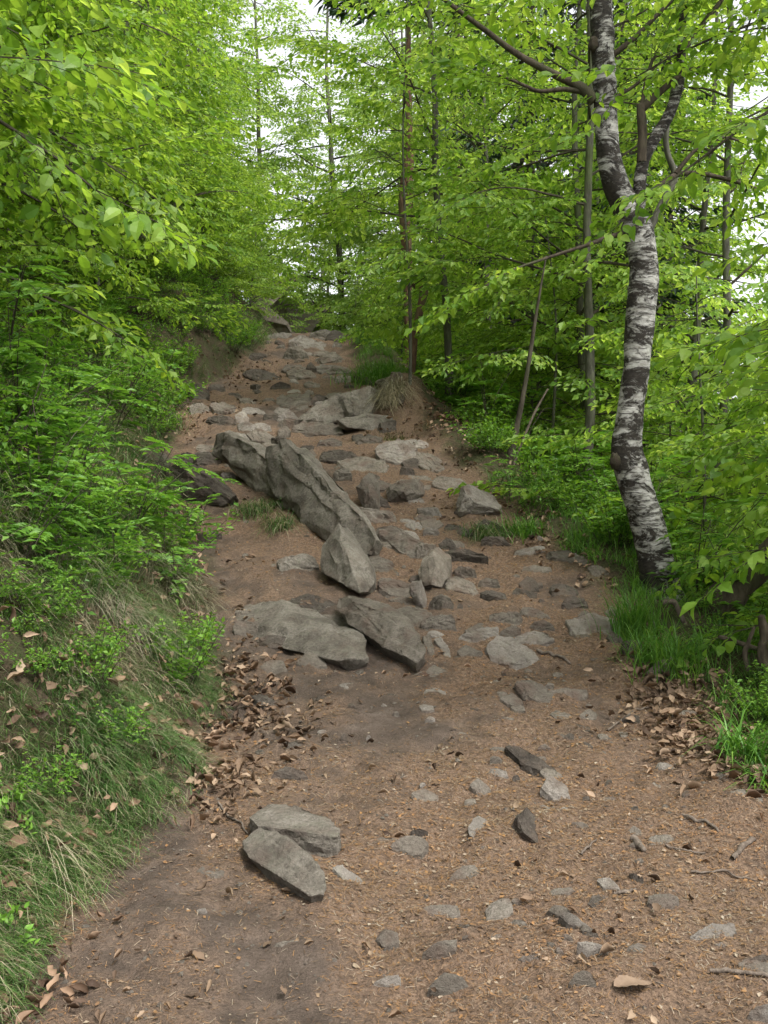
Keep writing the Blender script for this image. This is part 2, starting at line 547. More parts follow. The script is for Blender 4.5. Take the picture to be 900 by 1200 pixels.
def lay(label, poly, h, mat='rock_grey', name='flat_rock', cat='rock', dome=.12, group=None, rough=.04, smooth_n=0, flare=.06, level=False):
    """a rock lying in the trail: the outline of its top at height h, its sides going down into the soil"""
    _seed[0] += 1; rs = np.random.RandomState(_seed[0] + 100)
    pya = np.array([p[1] for p in poly]); fr = (pya.max() - pya) / max(1, pya.max() - pya.min())
    hh = h * (np.full(len(poly), 1.0) if level else .06 + .85 * fr ** .8) * (.85 + .3 * rs.rand(len(poly)))
    top = np.array([ground(px, py, q) for (px, py), q in zip(poly, hh)])
    c = top.mean(0)
    pts = list(top)
    for t, q in zip(top, hh):          # a little higher towards the middle
        m = c + (t - c) * (.5 + .25 * rs.rand()); m[2] = H(m[0], m[1]) + q + (hh.mean() - q) * .35 + dome * h * rs.rand(); pts.append(m)
    for t in top:
        b = c + (t - c) * (1 + flare * (.5 + rs.rand())); b[2] = H(b[0], b[1]) - .04 - .3 * h; pts.append(b)
    return finish_rock(name, label, pts, M[mat], rough, cat, group, _seed[0], .012, smooth_n)


def stone(label, cx, cy, pw, ph, h, mat='rock_grey', name='stone', cat='stone', group=None, n=8, rot=0.0, smooth_n=1):
    _seed[0] += 1; rs = np.random.RandomState(_seed[0] + 500)
    poly = []
    for k in range(n):
        t = 2 * math.pi * (k + .5 * rs.rand()) / n; q = .8 + .3 * rs.rand()
        x, y = math.cos(t) * pw / 2 * q, math.sin(t) * ph / 2 * q
        poly.append((cx + x * math.cos(rot) - y * math.sin(rot), cy + x * math.sin(rot) + y * math.cos(rot)))
    return lay(label, poly, h, mat, name, cat, .3, group, .05, smooth_n)


def stand(label, poly, d0, gx=0.0, gy=0.0, thick=.3, mat='rock_green', name='rock', side=.25, rough=.035, smooth_n=0, shrink=.8, cat='rock', ridge=.04, crest=()):
    """a rock whose broad face turns to the trail: face outline at depth d0 with slopes gx, gy per pixel, then its thickness behind"""
    _seed[0] += 1; rs = np.random.RandomState(_seed[0] + 900)
    P = np.array(poly, float); c = P.mean(0)
    pts = []
    for px, py in poly:
        pts.append(at(px, py, d0 + gx * (px - c[0]) + gy * (c[1] - py) + .02 * rs.randn()))
    pts.append(at(c[0], c[1], d0 - ridge))
    m = np.mean(pts, 0)
    front = [at(q[0], q[1], d0 + gx * (q[0] - c[0]) + gy * (c[1] - q[1]) - q[2]) for q in crest]
    for p in list(pts[:-1]):
        q = m + (p - m) * (shrink + .12 * rs.rand()) + np.array([side * thick, thick * (.85 + .3 * rs.rand()), .02])
        if q[2] < m[2]: q[2] -= .12
        pts.append(q)
    pts += front
    return finish_rock(name, label, pts, M[mat], rough, cat, None, _seed[0], .013, smooth_n, .34)


# the leaning slabs in the middle of the trail
stand('long grey-green slab leaning across the middle of the trail, largest rock in view', [(311, 524), (334, 517), (352, 532), (392, 576), (425, 607), (445, 636), (440, 652), (408, 650), (383, 624), (352, 606), (330, 592), (313, 560)], 7.35, -.0068, .002, .30, 'rock_green')
layer_of(bpy.context.scene.objects['rock'], stand('x', [(322, 556), (340, 560), (362, 590), (395, 618), (430, 646), (424, 651), (404, 648), (382, 622), (352, 606), (331, 592)], 7.36, -.0068, .002, .10, 'rock_green', ridge=.015))
stand('mossy slab leaning against the upper left end of the long slab', [(246, 514), (262, 507), (294, 519), (314, 538), (333, 592), (318, 592), (296, 566), (268, 547), (250, 531)], 8.25, -.008, .001, .3, 'rock_green')
stand('pointed upright rock at the foot of the long slab', [(377, 640), (397, 614), (403, 619), (434, 664), (440, 692), (420, 698), (398, 685), (375, 670)], 6.36, -.002, .003, .22, 'rock_green', ridge=0, shrink=.7, rough=.022, crest=[(401, 628, .13), (410, 660, .16), (419, 694, .15)])
stand('dark wedge-shaped boulder half under rowan leaves beside the bank', [(197, 549), (208, 539), (230, 548), (257, 566), (280, 583), (262, 592), (225, 592), (203, 582)], 7.9, -.003, .001, .34, 'rock_dark', side=0)
stand('rounded brown boulder behind the leaves, left end of the boulder row', [(150, 537), (168, 528), (188, 531), (195, 545), (186, 566), (152, 566)], 8.2, -.001, .001, .34, 'rock_dark', smooth_n=2, side=0)
stand('long low lichen-spotted slab lying below the pointed rock', [(254, 724), (295, 713), (330, 708), (372, 724), (415, 744), (445, 760), (443, 777), (420, 780), (380, 770), (340, 755), (290, 744), (256, 742)], 5.55, -.0026, .006, .24, 'rock_green', side=-.1, shrink=.9)
stand('curved grey slab with a dark hollow under its right end', [(394, 711), (412, 704), (450, 717), (482, 735), (500, 760), (498, 782), (486, 780), (468, 757), (438, 742), (403, 728)], 5.38, -.0032, .005, .2, 'rock_grey', smooth_n=1, side=0, shrink=.9)
lay('smooth flat slab behind the curved slab', [(452, 715), (478, 708), (502, 716), (524, 736), (515, 744), (485, 742), (468, 730)], .04, 'rock_grey')
stand('narrow pale plate standing on end behind the curved slab', [(478, 684), (490, 681), (497, 704), (500, 720), (488, 716)], 6.1, 0, .001, .08, 'rock_pale', ridge=.01)
lay('small grey plate propped beside the narrow upright plate', [(441, 686), (463, 682), (484, 692), (486, 699), (460, 699)], .06, 'rock_grey')
stand('blunt grey pyramid rock right of the pointed rock', [(488, 664), (507, 643), (522, 653), (528, 676), (516, 689), (491, 687)], 6.45, 0, .004, .22, 'rock_grey', ridge=.0, rough=.025, crest=[(508, 652, .1), (514, 684, .12)])
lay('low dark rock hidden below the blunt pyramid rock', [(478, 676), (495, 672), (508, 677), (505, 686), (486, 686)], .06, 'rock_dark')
lay('long smooth slab sloping down to the blunt pyramid rock', [(438, 618), (460, 615), (492, 633), (516, 647), (502, 652), (470, 648), (450, 632)], .10, 'rock_grey', smooth_n=1)
lay('notched slab wedged above the long smooth slab', [(410, 593), (438, 597), (460, 599), (470, 616), (442, 611), (424, 608)], .12, 'rock_grey')
lay('little grey stone under the tip of the long slab', [(430, 652), (445, 650), (462, 657), (458, 664), (436, 663)], .05)
stand('upright jagged grey rock behind the long slab', [(416, 573), (430, 554), (438, 566), (443, 596), (425, 596)], 7.75, 0, .002, .18, 'rock_grey', ridge=.06)
stone('round grey stone with a flat top behind the long slab', 401, 555, 26, 14, .10, smooth_n=2)
lay('wide flat slab sunk in the trail above the round stone', [(395, 540), (425, 533), (452, 540), (457, 552), (430, 555), (405, 552)], .05)
stand('brown-grey boulder with a dark underside in mid trail', [(450, 573), (468, 563), (486, 561), (495, 580), (482, 592), (455, 589)], 7.95, 0, .002, .25, 'rock_grey', ridge=.1)
stone('thin pale flake left of the brown-grey boulder', 452, 569, 24, 5, .02, 'rock_pale')
stand('whitish angular block on the right edge of the trail', [(532, 592), (540, 570), (549, 568), (577, 584), (588, 598), (562, 606), (537, 604)], 7.65, .002, .002, .25, 'rock_pale', ridge=.1)
lay('large tilted grey slab below the mossy ledge', [(438, 524), (462, 514), (481, 517), (494, 528), (486, 541), (465, 543), (443, 536)], .14, 'rock_pale', flare=-.1)
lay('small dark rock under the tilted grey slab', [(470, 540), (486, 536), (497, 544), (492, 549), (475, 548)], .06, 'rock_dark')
stand('wedge-shaped dark outcrop pointing down the left of the trail', [(334, 500), (362, 479), (396, 462), (412, 476), (400, 491), (370, 504), (343, 505)], 10.3, .001, .003, .45, 'rock_green')
stand('square-topped outcrop block beside the straw grass', [(396, 463), (432, 451), (440, 470), (434, 488), (404, 495), (412, 478)], 10.35, .002, .003, .45, 'rock_green')
stand('thin shelf of rock under the outcrop block', [(382, 493), (430, 485), (457, 487), (464, 508), (447, 506), (400, 500)], 10.05, .002, .004, .4, 'rock_green', ridge=.03)
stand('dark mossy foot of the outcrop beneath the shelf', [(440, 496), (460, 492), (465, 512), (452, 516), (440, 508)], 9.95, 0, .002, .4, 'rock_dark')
for lab, p, h, mt in [
    ('pale top step, broadest slab near the crest', [(336, 398), (352, 391), (378, 403), (381, 411), (358, 408), (340, 404)], .12, 'rock_pale'),
    ('dark step below the broad pale top slab', [(334, 407), (350, 405), (364, 415), (355, 420), (336, 417)], .2, 'rock_green'),
    ('highest rock on the crest, dark and low', [(362, 390), (378, 386), (392, 389), (390, 395), (368, 395)], .15, 'rock_green'),
    ('grey step at the right side below the crest', [(372, 418), (392, 411), (402, 420), (396, 426), (378, 426)], .15, 'rock_grey'),
    ('long pale slab jutting right below the crest', [(366, 431), (380, 425), (413, 434), (408, 437), (378, 438)], .1, 'rock_pale'),
    ('brown slab with a black gap under it below the steps', [(336, 435), (350, 428), (364, 434), (372, 443), (352, 444), (338, 441)], .14, 'rock_grey'),
    ('small upright stone between the lower steps', [(358, 430), (364, 424), (371, 431), (369, 436), (361, 436)], .14, 'rock_dark'),
    ('brown boulder left of the steps on bare soil', [(316, 452), (328, 447), (341, 451), (338, 456), (320, 456)], .1, 'rock_dark'),
    ('little boulder by the bank grass left of the steps', [(330, 416), (336, 411), (341, 417), (338, 422), (331, 421)], .12, 'rock_green'),
    ('half buried flat rock above the dark outcrop', [(326, 473), (345, 469), (362, 473), (358, 478), (332, 478)], .05, 'rock_grey'),
    ('small blocky rock behind the dark outcrop', [(364, 467), (372, 461), (381, 466), (379, 473), (366, 473)], .12, 'rock_dark'),
    ('oval stone lying left of the dark outcrop', [(308, 486), (320, 482), (330, 486), (326, 492), (311, 492)], .08, 'rock_dark'),
    ('pale cracked stone in a pair left of the dark outcrop', [(275, 486), (285, 481), (292, 488), (288, 495), (277, 494)], .08, 'rock_pale'),
    ('lower stone of the pale pair left of the dark outcrop', [(278, 497), (290, 492), (300, 497), (296, 505), (280, 505)], .08, 'rock_pale'),
    ('broad flat rock just above the mossy leaning slab', [(288, 508), (304, 500), (322, 512), (330, 522), (312, 523), (296, 516)], .08, 'rock_grey'),
    ('upright blunt stone between outcrop and leaning slabs', [(325, 504), (334, 498), (341, 503), (338, 513), (327, 513)], .1, 'rock_grey'),
    ('low brown rock on the bank edge behind rowan leaves', [(226, 531), (245, 527), (262, 536), (256, 545), (232, 543)], .12, 'rock_dark'),
    ('flat dark rock at the foot of the bank above the pale pair', [(218, 452), (232, 447), (246, 458), (240, 470), (226, 465)], .15, 'rock_dark'),
    ('pale stones edge piece beside the bank far up', [(222, 478), (232, 471), (240, 478), (236, 486), (224, 486)], .08, 'rock_grey'),
    ('long grey rock set along the bank edge far up', [(244, 473), (262, 471), (278, 479), (272, 485), (252, 482)], .08, 'rock_grey'),
    ('flat brown rock in a line with the outcrop foot', [(372, 521), (388, 513), (402, 516), (398, 524), (380, 526)], .05, 'rock_grey'),
    ('sunken rock just right of the long slab top', [(352, 533), (366, 525), (372, 532), (366, 540), (356, 540)], .06, 'rock_grey'),
]:
    lay(lab, p, h, mt, 'rock')
stone('rounded lichen rock half buried left of the pointed rock', 350, 659, 56, 22, .09, 'rock_green', 'rock', smooth_n=2)
stone('dark flat rock at the bank foot below the rowan leaves', 246, 628, 34, 10, .05, 'rock_dark')

# lower trail
for lab, p, h, mt in [
    ('pale squarish block, brightest stone in mid trail', [(567, 756), (585, 742), (610, 750), (632, 768), (629, 780), (600, 781), (578, 775)], .07, 'rock_pale'),
    ('flush grey slab touching the upper left of the pale block', [(545, 738), (562, 729), (584, 742), (568, 754), (550, 752)], .025, 'rock_grey'),
    ('small grey block left of the pale block', [(535, 763), (545, 755), (566, 764), (564, 771), (540, 770)], .05, 'rock_grey'),
    ('wedge stone with a dark side behind the pale block', [(584, 740), (602, 731), (612, 738), (610, 749), (596, 746)], .08, 'rock_grey'),
    ('cracked tilted slab below the pale block', [(603, 800), (620, 795), (642, 806), (655, 822), (640, 826), (615, 815)], .06, 'rock_grey'),
    ('flat rectangular stone right of the cracked slab', [(640, 809), (664, 806), (688, 808), (686, 820), (652, 821)], .04, 'rock_grey'),
    ('small rib of rock left of the cracked slab', [(585, 818), (600, 811), (614, 822), (608, 830), (594, 824)], .03, 'rock_grey'),
    ('thin dark plate of slate lying aslant in the lower trail', [(591, 874), (606, 873), (632, 889), (653, 903), (640, 906), (612, 894)], .035, 'rock_dark'),
    ('wedge stone with a pale top below the slate plate', [(633, 922), (640, 907), (664, 917), (668, 932), (652, 938)], .06, 'rock_pale'),
    ('rounded lump of stone left of the wedge stone', [(550, 920), (560, 911), (576, 924), (574, 934), (560, 932)], .05, 'rock_grey'),
    ('rounded grey stone above the purple-grey cobble', [(482, 929), (495, 923), (514, 932), (512, 942), (492, 943)], .04, 'rock_grey'),
    ('purple-grey rounded cobble in the lower trail', [(455, 992), (468, 979), (492, 978), (502, 988), (494, 1001), (466, 1003)], .05, 'rock_grey'),
    ('small flat stone touching the back of the purple-grey cobble', [(481, 974), (492, 970), (502, 974), (498, 981), (486, 981)], .04, 'rock_dark'),
    ('thin flat stone left of the purple-grey cobble', [(430, 990), (446, 981), (466, 983), (452, 990), (438, 994)], .015, 'rock_grey'),
    ('arched ridge of stone breaking through the soil', [(522, 1036), (540, 1014), (556, 1012), (570, 1030), (556, 1024), (545, 1024)], .035, 'rock_grey'),
    ('flat grey slab flush with the lower trail', [(486, 1072), (500, 1061), (536, 1060), (540, 1072), (530, 1081), (498, 1080)], .03, 'rock_grey'),
    ('square-edged flat stone right of the flush slab', [(568, 1066), (582, 1053), (597, 1052), (602, 1066), (586, 1082), (570, 1080)], .03, 'rock_grey'),
    ('sharp-backed stone below the flush slab', [(494, 1118), (512, 1103), (536, 1099), (534, 1112), (512, 1124)], .045, 'rock_grey'),
    ('broad triangular stone near the bottom of the trail', [(500, 1158), (520, 1139), (540, 1142), (552, 1156), (530, 1164)], .035, 'rock_grey'),
    ('clean little grey stone lying loose near the bottom', [(437, 1150), (450, 1143), (470, 1143), (466, 1157), (448, 1158)], .035, 'rock_pale'),
    ('half sunk stone left of the sharp-backed stone', [(440, 1100), (450, 1088), (466, 1092), (468, 1104), (450, 1110)], .015, 'rock_grey'),
    ('pale flat stone beside the front leaning slab', [(387, 1014), (400, 1013), (424, 1030), (431, 1044), (416, 1046)], .025, 'rock_pale'),
    ('smooth dark stone above the two front slabs', [(318, 903), (334, 896), (354, 901), (362, 914), (340, 918), (322, 914)], .06, 'rock_dark'),
    ('low earth-brown stone beside the leaf drift', [(318, 874), (346, 868), (374, 878), (366, 885), (332, 882)], .02, 'rock_dark'),
    ('angular grey stone below the lichen-spotted slab', [(302, 782), (314, 773), (334, 774), (337, 788), (318, 794)], .06, 'rock_grey'),
    ('triangular grey stone leaning under the lichen-spotted slab', [(346, 776), (360, 763), (378, 768), (384, 780), (366, 785)], .05, 'rock_grey'),
    ('dark stone tucked beneath the lichen-spotted slab', [(303, 748), (318, 743), (336, 746), (340, 756), (318, 760)], .05, 'rock_dark'),
    ('dark sloping stone running out of the leaf drift', [(294, 816), (306, 812), (326, 824), (340, 838), (326, 838), (308, 828)], .05, 'rock_dark'),
    ('grey stone slab tip beside the curved slab end', [(494, 745), (502, 742), (508, 757), (510, 773), (502, 770)], .03, 'rock_grey'),
    ('pale narrow stone right of the curved slab end', [(508, 748), (516, 745), (527, 760), (529, 771), (520, 768)], .03, 'rock_pale'),
    ('pair of grey lumps below the curved slab end', [(498, 786), (508, 778), (526, 788), (524, 800), (506, 800)], .03, 'rock_grey'),
    ('flat brown slab on the right of the mid trail', [(672, 745), (686, 742), (702, 755), (698, 764), (684, 760)], .02, 'rock_grey'),
    ('dark hump of stone on the open soil right of the slabs', [(608, 684), (618, 674), (630, 682), (632, 692), (614, 694)], .07, 'rock_dark'),
    ('dark angular stone right of the long smooth slab', [(514, 638), (524, 629), (534, 634), (535, 645), (520, 646)], .09, 'rock_dark'),
    ('flat stone in the dust under the brown-grey boulder', [(484, 607), (500, 594), (512, 600), (514, 610), (498, 616)], .05, 'rock_grey'),
    ('flush stone in the dust left of the whitish block', [(492, 610), (512, 606), (520, 614), (510, 622), (496, 620)], .03, 'rock_grey'),
    ('long flat stone on the right shoulder of the trail', [(601, 646), (620, 641), (638, 639), (640, 645), (622, 650), (604, 651)], .05, 'rock_pale'),
    ('flat stone laid along the right rim near the birch', [(640, 646), (664, 644), (690, 656), (686, 662), (664, 656), (644, 652)], .05, 'rock_grey'),
    ('small flat stone lower on the right rim near the birch', [(688, 664), (702, 661), (714, 672), (706, 678), (694, 674)], .04, 'rock_grey'),
    ('pale chip below the rim stones near the birch', [(663, 650), (675, 648), (682, 653), (676, 657), (666, 656)], .03, 'rock_pale'),
    ('small pale stone beside the tall grass clump', [(708, 718), (716, 709), (724, 714), (722, 722), (712, 724)], .05, 'rock_pale'),
    ('wedge of grey stone on the right of the open soil', [(676, 722), (684, 714), (698, 722), (696, 734), (684, 734)], .05, 'rock_grey'),
    ('dark cloddy stone at the trail edge below the tall grass', [(709, 743), (718, 739), (734, 750), (732, 758), (718, 756)], .06, 'rock_dark'),
    ('brown boulder in the eroded edge below the tall grass', [(728, 752), (744, 746), (758, 756), (758, 772), (742, 774), (730, 766)], .09, 'rock_dark'),
    ('long tapering rock below the grass at the right edge', [(756, 786), (770, 776), (790, 768), (796, 776), (784, 792), (766, 798)], .08, 'rock_grey'),
    ('flat stone among the dead leaves at the right edge', [(786, 838), (800, 832), (816, 833), (814, 841), (794, 844)], .04, 'rock_grey'),
    ('blue-grey plate leaning in dead leaves at the right edge', [(834, 906), (842, 900), (853, 906), (852, 916), (842, 916)], .05, 'rock_grey'),
    ('wide flat stone at the right edge below the leaves', [(852, 928), (872, 924), (894, 932), (894, 942), (866, 942)], .03, 'rock_grey'),
    ('small flat stone with a twig beside it on the right', [(728, 842), (738, 836), (750, 839), (746, 847), (732, 848)], .04, 'rock_dark'),
    ('grey stone right below the flat rectangular stone', [(678, 838), (690, 830), (700, 836), (698, 843), (684, 843)], .04, 'rock_grey'),
    ('pale broad flat stone low on the right', [(808, 1096), (828, 1082), (860, 1081), (864, 1092), (842, 1104), (818, 1104)], .025, 'rock_pale'),
    ('small pale stone under the broad flat stone', [(834, 1109), (844, 1103), (855, 1108), (850, 1114), (838, 1114)], .02, 'rock_pale'),
    ('flat pale stone in a row low on the trail', [(676, 1104), (692, 1103), (714, 1110), (712, 1117), (690, 1114)], .025, 'rock_pale'),
    ('narrow flat stone right of the pale stone row', [(734, 1110), (746, 1105), (772, 1115), (774, 1121), (752, 1120)], .02, 'rock_grey'),
    ('blunt grey stone low on the trail above the tan leaf', [(664, 1154), (676, 1138), (690, 1136), (699, 1150), (692, 1160), (672, 1160)], .045, 'rock_grey'),
    ('splintered grey rock breaking the surface low on the trail', [(654, 1070), (668, 1068), (690, 1084), (684, 1090), (664, 1082)], .03, 'rock_pale'),
    ('flat grey stone cut by the right side of the picture', [(878, 1124), (890, 1118), (908, 1120), (908, 1132), (886, 1132)], .03, 'rock_grey'),
    ('pale rounded stone in the bottom right corner', [(876, 1188), (888, 1178), (906, 1176), (908, 1196), (886, 1200)], .04, 'rock_pale'),
    ('grey cone of stone above the dark twig piece', [(734, 976), (741, 966), (752, 974), (752, 980), (738, 981)], .035, 'rock_grey'),
    ('small dark stone on the right open soil', [(734, 1026), (742, 1023), (754, 1028), (748, 1032), (738, 1032)], .025, 'rock_dark'),
]:
    lay(lab, p, h, mt, 'stone' if h < .055 else 'rock', 'stone' if h < .055 else 'rock', smooth_n=1 if h < .06 else 0)
stand('dark upright tooth of rock in the lower trail', [(596, 980), (604, 959), (614, 953), (625, 968), (634, 993), (612, 996)], 3.56, 0, .001, .07, 'rock_dark', 'rock', ridge=.03)
stand('small pale pyramid stone left of the dark upright tooth', [(548, 972), (554, 964), (572, 973), (572, 985), (563, 992), (551, 983)], 3.58, 0, .001, .05, 'rock_pale', 'stone', ridge=.02, cat='stone')
lay('thick layered slab, rear one of the two front slabs', [(289, 954), (308, 941), (348, 943), (384, 958), (402, 976), (396, 984), (350, 974), (304, 970)], .062, 'rock_green', 'rock', dome=.03, flare=-.03, rough=.035, level=True)
layer_of([o for o in COL.objects if o.get('label', '').startswith('thick layered slab')][0],
         lay('x', [(300, 972), (330, 972), (372, 978), (400, 986), (399, 992), (370, 990), (330, 984), (304, 980)], .035, 'rock_green', 'rock', dome=.02, flare=-.02, rough=.04, level=True))
stand('worn slab leaning forward, front one of the two front slabs', [(284, 986), (298, 977), (322, 983), (348, 1006), (370, 1030), (384, 1046), (364, 1050), (336, 1040), (312, 1020), (290, 1004)], 3.26, -.001, .0040, .055, 'rock_green', 'rock', side=.2, smooth_n=1, ridge=.02)
stone('tiny white stone on the right rim by the ferns', 632, 632, 9, 9, .05, 'rock_pale', 'stone')

# nameless little stones, one by one, and the gravel between them
rs = np.random.RandomState(41)
n_small = 0
while n_small < 90:
    Y = rs.uniform(2.7, 9) ** 1.0; X = rs.uniform(float(xl(Y)) + .15, float(xr(Y)) - .02)
    px, py = 450 + F * X / Y, 600 + F * (CAMZ - Hs(X, Y)) / Y
    if not (0 < px < 900 and py < 1195): continue
    s_ = rs.uniform(.012, .035) * F / Y
    stone('small loose grey stone lying in the litter of the trail', px, py, s_ * 1.6, s_ * .9, rs.uniform(.006, .02), ['rock_grey', 'rock_grey', 'rock_pale', 'rock_dark'][rs.randint(4)], 'small_stone', 'stone', 'small loose stones on the trail', 6)
    n_small += 1

rs = np.random.RandomState(88)
taken, n_slab = [], 0
while n_slab < 125:
    Y = 5.6 * (17.5 / 5.6) ** rs.rand(); q = np.clip(.52 + .2 * rs.randn(), .08, .92)
    X = float(xl(Y)) * (1 - q) + float(xr(Y)) * q
    px, py = 450 + F * X / Y, 600 + F * (CAMZ - Hs(X, Y)) / Y
    s_ = rs.uniform(.12, .36 + .22 * (Y > 9)) * F / Y
    if Y < 8.6 and px < 430 and py < 705: continue
    if any(abs(px - a_) < (s_ + b_) * .40 and abs(py - c_) < (s_ + b_) * .16 for a_, c_, b_ in taken): continue
    taken.append((px, py, s_))
    stone('half-buried flat grey slab in the stony run up the trail', px, py, s_, s_ * rs.uniform(.28, .45), rs.uniform(.02, .10), ['rock_grey', 'rock_pale', 'rock_grey', 'rock_dark'][rs.randint(4)], 'flat_rock', 'rock', 'half-buried slabs up the middle of the trail', 7, rs.uniform(-.1, .35), 0)
    n_slab += 1

n_chip = 0
while n_chip < 120:
    Y = 2.8 * (6.4 / 2.8) ** rs.rand(); q = np.clip(.55 + .22 * rs.randn(), .06, .95)
    X = float(xl(Y)) * (1 - q) + float(xr(Y)) * q
    px, py = 450 + F * X / Y, 600 + F * (CAMZ - Hs(X, Y)) / Y
    if not (0 < px < 890 and py < 1190) or vnoise(X * 3.1 + 8, Y * 2.3) < rs.uniform(-.35, .35): continue
    s_ = (.03 + .10 * rs.rand() ** 2.2) * F / Y
    if any(abs(px - a_) < (s_ + b_) * .5 and abs(py - c_) < (s_ + b_) * .25 for a_, c_, b_ in taken): continue
    taken.append((px, py, s_))
    stone('flat chip of grey stone bedded flush in the lower trail', px, py, s_, s_ * rs.uniform(.3, .5), rs.uniform(.006, .022), ['rock_grey', 'rock_grey', 'rock_pale', 'rock_dark', 'rock_grey'][rs.randint(5)], 'stone_chip', 'stone', 'flat chips bedded in the lower trail', 7, rs.uniform(-.2, .4), 0)
    n_chip += 1

# ------------------------------------------------------------------ the ground mesh, packed against the rocks
xs = np.array(stretch(-2.8, -140, .05, 1.13)[::-1] + list(np.arange(-2.8, 2.2, .028)) + stretch(2.2, 140, .05, 1.13))
ys = np.array(stretch(2.3, -25, .06, 1.2)[::-1] + list(np.arange(2.3, 8, .024)) + list(np.arange(8, 20, .06)) + stretch(20, 220, .1, 1.12))
GX, GY = np.meshgrid(xs, ys)
GZ = H(GX, GY, True)
g = Geo()
nx, ny = len(xs), len(ys)
i = (np.arange(ny - 1)[:, None] * nx + np.arange(nx - 1)[None, :])
g.add(np.stack([GX, GY, GZ], -1), np.stack([i, i + 1, i + nx + 1, i + nx], -1).reshape(-1, 4))
go = g.build('ground', M['ground'], smooth=True)
tag(go, kind='structure')
wob = .07 * vnoise(GX * 4, GY * 4) + .05 * vnoise(GX * 11, GY * 11)
mask = np.clip((GX - xl(GY) + .06 + wob) / .12, 0, 1) * np.clip((xr(GY) - GX + .12 + wob) / .14, 0, 1)
mask *= np.clip((24 - GY) / 4, 0, 1)
at_ = go.data.attributes.new('trail', 'FLOAT', 'POINT')
at_.data.foreach_set('value', mask.astype(np.float32).ravel())
al_ = go.data.attributes.new('litter', 'FLOAT', 'POINT')
al_.data.foreach_set('value', litter_cover(GX, GY).astype(np.float32).ravel())



def scatter_mats(nrm, yaw, tilt, rs):
    """rotation matrices whose z axis follows the ground normal with some tilt"""
    k = len(yaw)
    z = nrm + tilt[:, None] * rs.randn(k, 3); z /= np.linalg.norm(z, axis=1, keepdims=True)
    t = np.stack([np.cos(yaw), np.sin(yaw), np.zeros(k)], -1)
    x = t - z * (t * z).sum(1, keepdims=True); x /= np.linalg.norm(x, axis=1, keepdims=True)
    y = np.cross(z, x)
    return np.stack([x, y, z], -1)


def stamp(geo, V, Q, mats, locs, scales):
    k = len(locs)
    W = np.einsum('kij,nj->kni', mats * scales[:, None, None], V) + locs[:, None, :]
    QQ = (Q[None] + (np.arange(k) * len(V))[:, None, None]).reshape(-1, Q.shape[1])
    if Q.shape[1] == 4: geo.add(W, QQ)
    else: geo.add(W, None, QQ)


def trail_points(n, y0, y1, rs, inside=True):
    Y = y0 * (y1 / y0) ** rs.rand(n * 2)
    a0, b0 = xl(Y), xr(Y)
    X = a0 - .02 + (b0 - a0 + .15) * rs.rand(n * 2)
    ok = np.abs(X) < Y * .37
    return X[ok][:n], Y[ok][:n]


# gravel
rs = np.random.RandomState(5)
g = Geo()
X, Y = trail_points(2600, 2.5, 10, rs)
ico = np.array([(1, 0, 0), (-1, 0, 0), (0, 1, 0), (0, -1, 0), (0, 0, 1), (0, 0, -1)], float)
tri = np.array([(0, 2, 4), (2, 1, 4), (1, 3, 4), (3, 0, 4), (2, 0, 5), (1, 2, 5), (3, 1, 5), (0, 3, 5)])
for v_ in range(6):
    sel = slice(v_, None, 6)
    Vv = ico * (np.array([1, .75, .5]) * (.7 + .6 * rs.rand(6, 3)))
    k = len(X[sel])
    mats = scatter_mats(normal_at(X[sel], Y[sel]), rs.rand(k) * 6.28, np.full(k, .2), rs)
    stamp(g, Vv, tri, mats, np.stack([X[sel], Y[sel], H(X[sel], Y[sel], True)], -1), .003 + .011 * rs.rand(k) ** 2.5)
tag(g.build('gravel', M['rock_grey']), 'fine gravel and grit scattered over the trail soil', 'gravel', kind='stuff')

# needles and leaf crumbs on the trail
g = Geo()
X, Y = trail_points(230000, 2.45, 14, rs)
keep = rs.rand(len(X)) < litter_cover(X, Y) ** 1.5 * (1.0 - .45 * np.clip((3.6 - Y) / 1.2, 0, 1))
X, Y = X[keep], Y[keep]; k = len(X)
mats = scatter_mats(normal_at(X, Y), rs.rand(k) * 6.28, np.full(k, .22), rs)
L = np.stack([X, Y, H(X, Y, True) + .002 + .003 * rs.rand(k)], -1)
half = k * 2 // 3
needle = np.array([(-.5, -.045, 0), (.5, -.03, .05), (.5, .03, .05), (-.5, .045, 0)])
crumb = np.array([(-.5, -.28, .02), (.35, -.2, .08), (.5, .25, 0), (-.2, .35, .1)])
qd = np.array([(0, 1, 2, 3)])
half = k // 3 * 2
lo_, hi_ = np.arange(k)[::4], np.setdiff1d(np.arange(k), np.arange(k)[::4])
stamp(g, crumb, qd, mats[lo_], L[lo_], .003 + .014 * rs.rand(len(lo_)) ** 3)
stamp(g, needle, qd, mats[hi_], L[hi_], .009 + .013 * rs.rand(len(hi_)))
tag(g.build('needle_litter', M['needles']), 'orange-brown needles and leaf crumbs littering the trail', 'litter', kind='stuff')

# dead leaves
_du = np.linspace(0, 1, 6); _dw = np.array([.04, .24, .31, .27, .15, .01])


def dead_shape(rs):
    curl, roll, tw = rs.uniform(.2, 1.7), rs.uniform(-.4, .9), rs.uniform(-1., 1.)
    V = []
    for s_ in (-1, 0, 1):
        for u, w_ in zip(_du, _dw):
            y = s_ * w_ * (1 - .35 * curl) * (1 + .25 * rs.randn() * abs(s_))
            V.append((u - .5, y, curl * .32 * abs(s_) * w_ * 3 + roll * (u - .5) ** 2 * 1.2 + tw * y * (u - .5) + .045 * rs.randn()))
    Q = [(a * 6 + b, a * 6 + b + 1, a * 6 + b + 7, a * 6 + b + 6) for a in range(2) for b in range(5)]
    return np.array(V), np.array(Q)


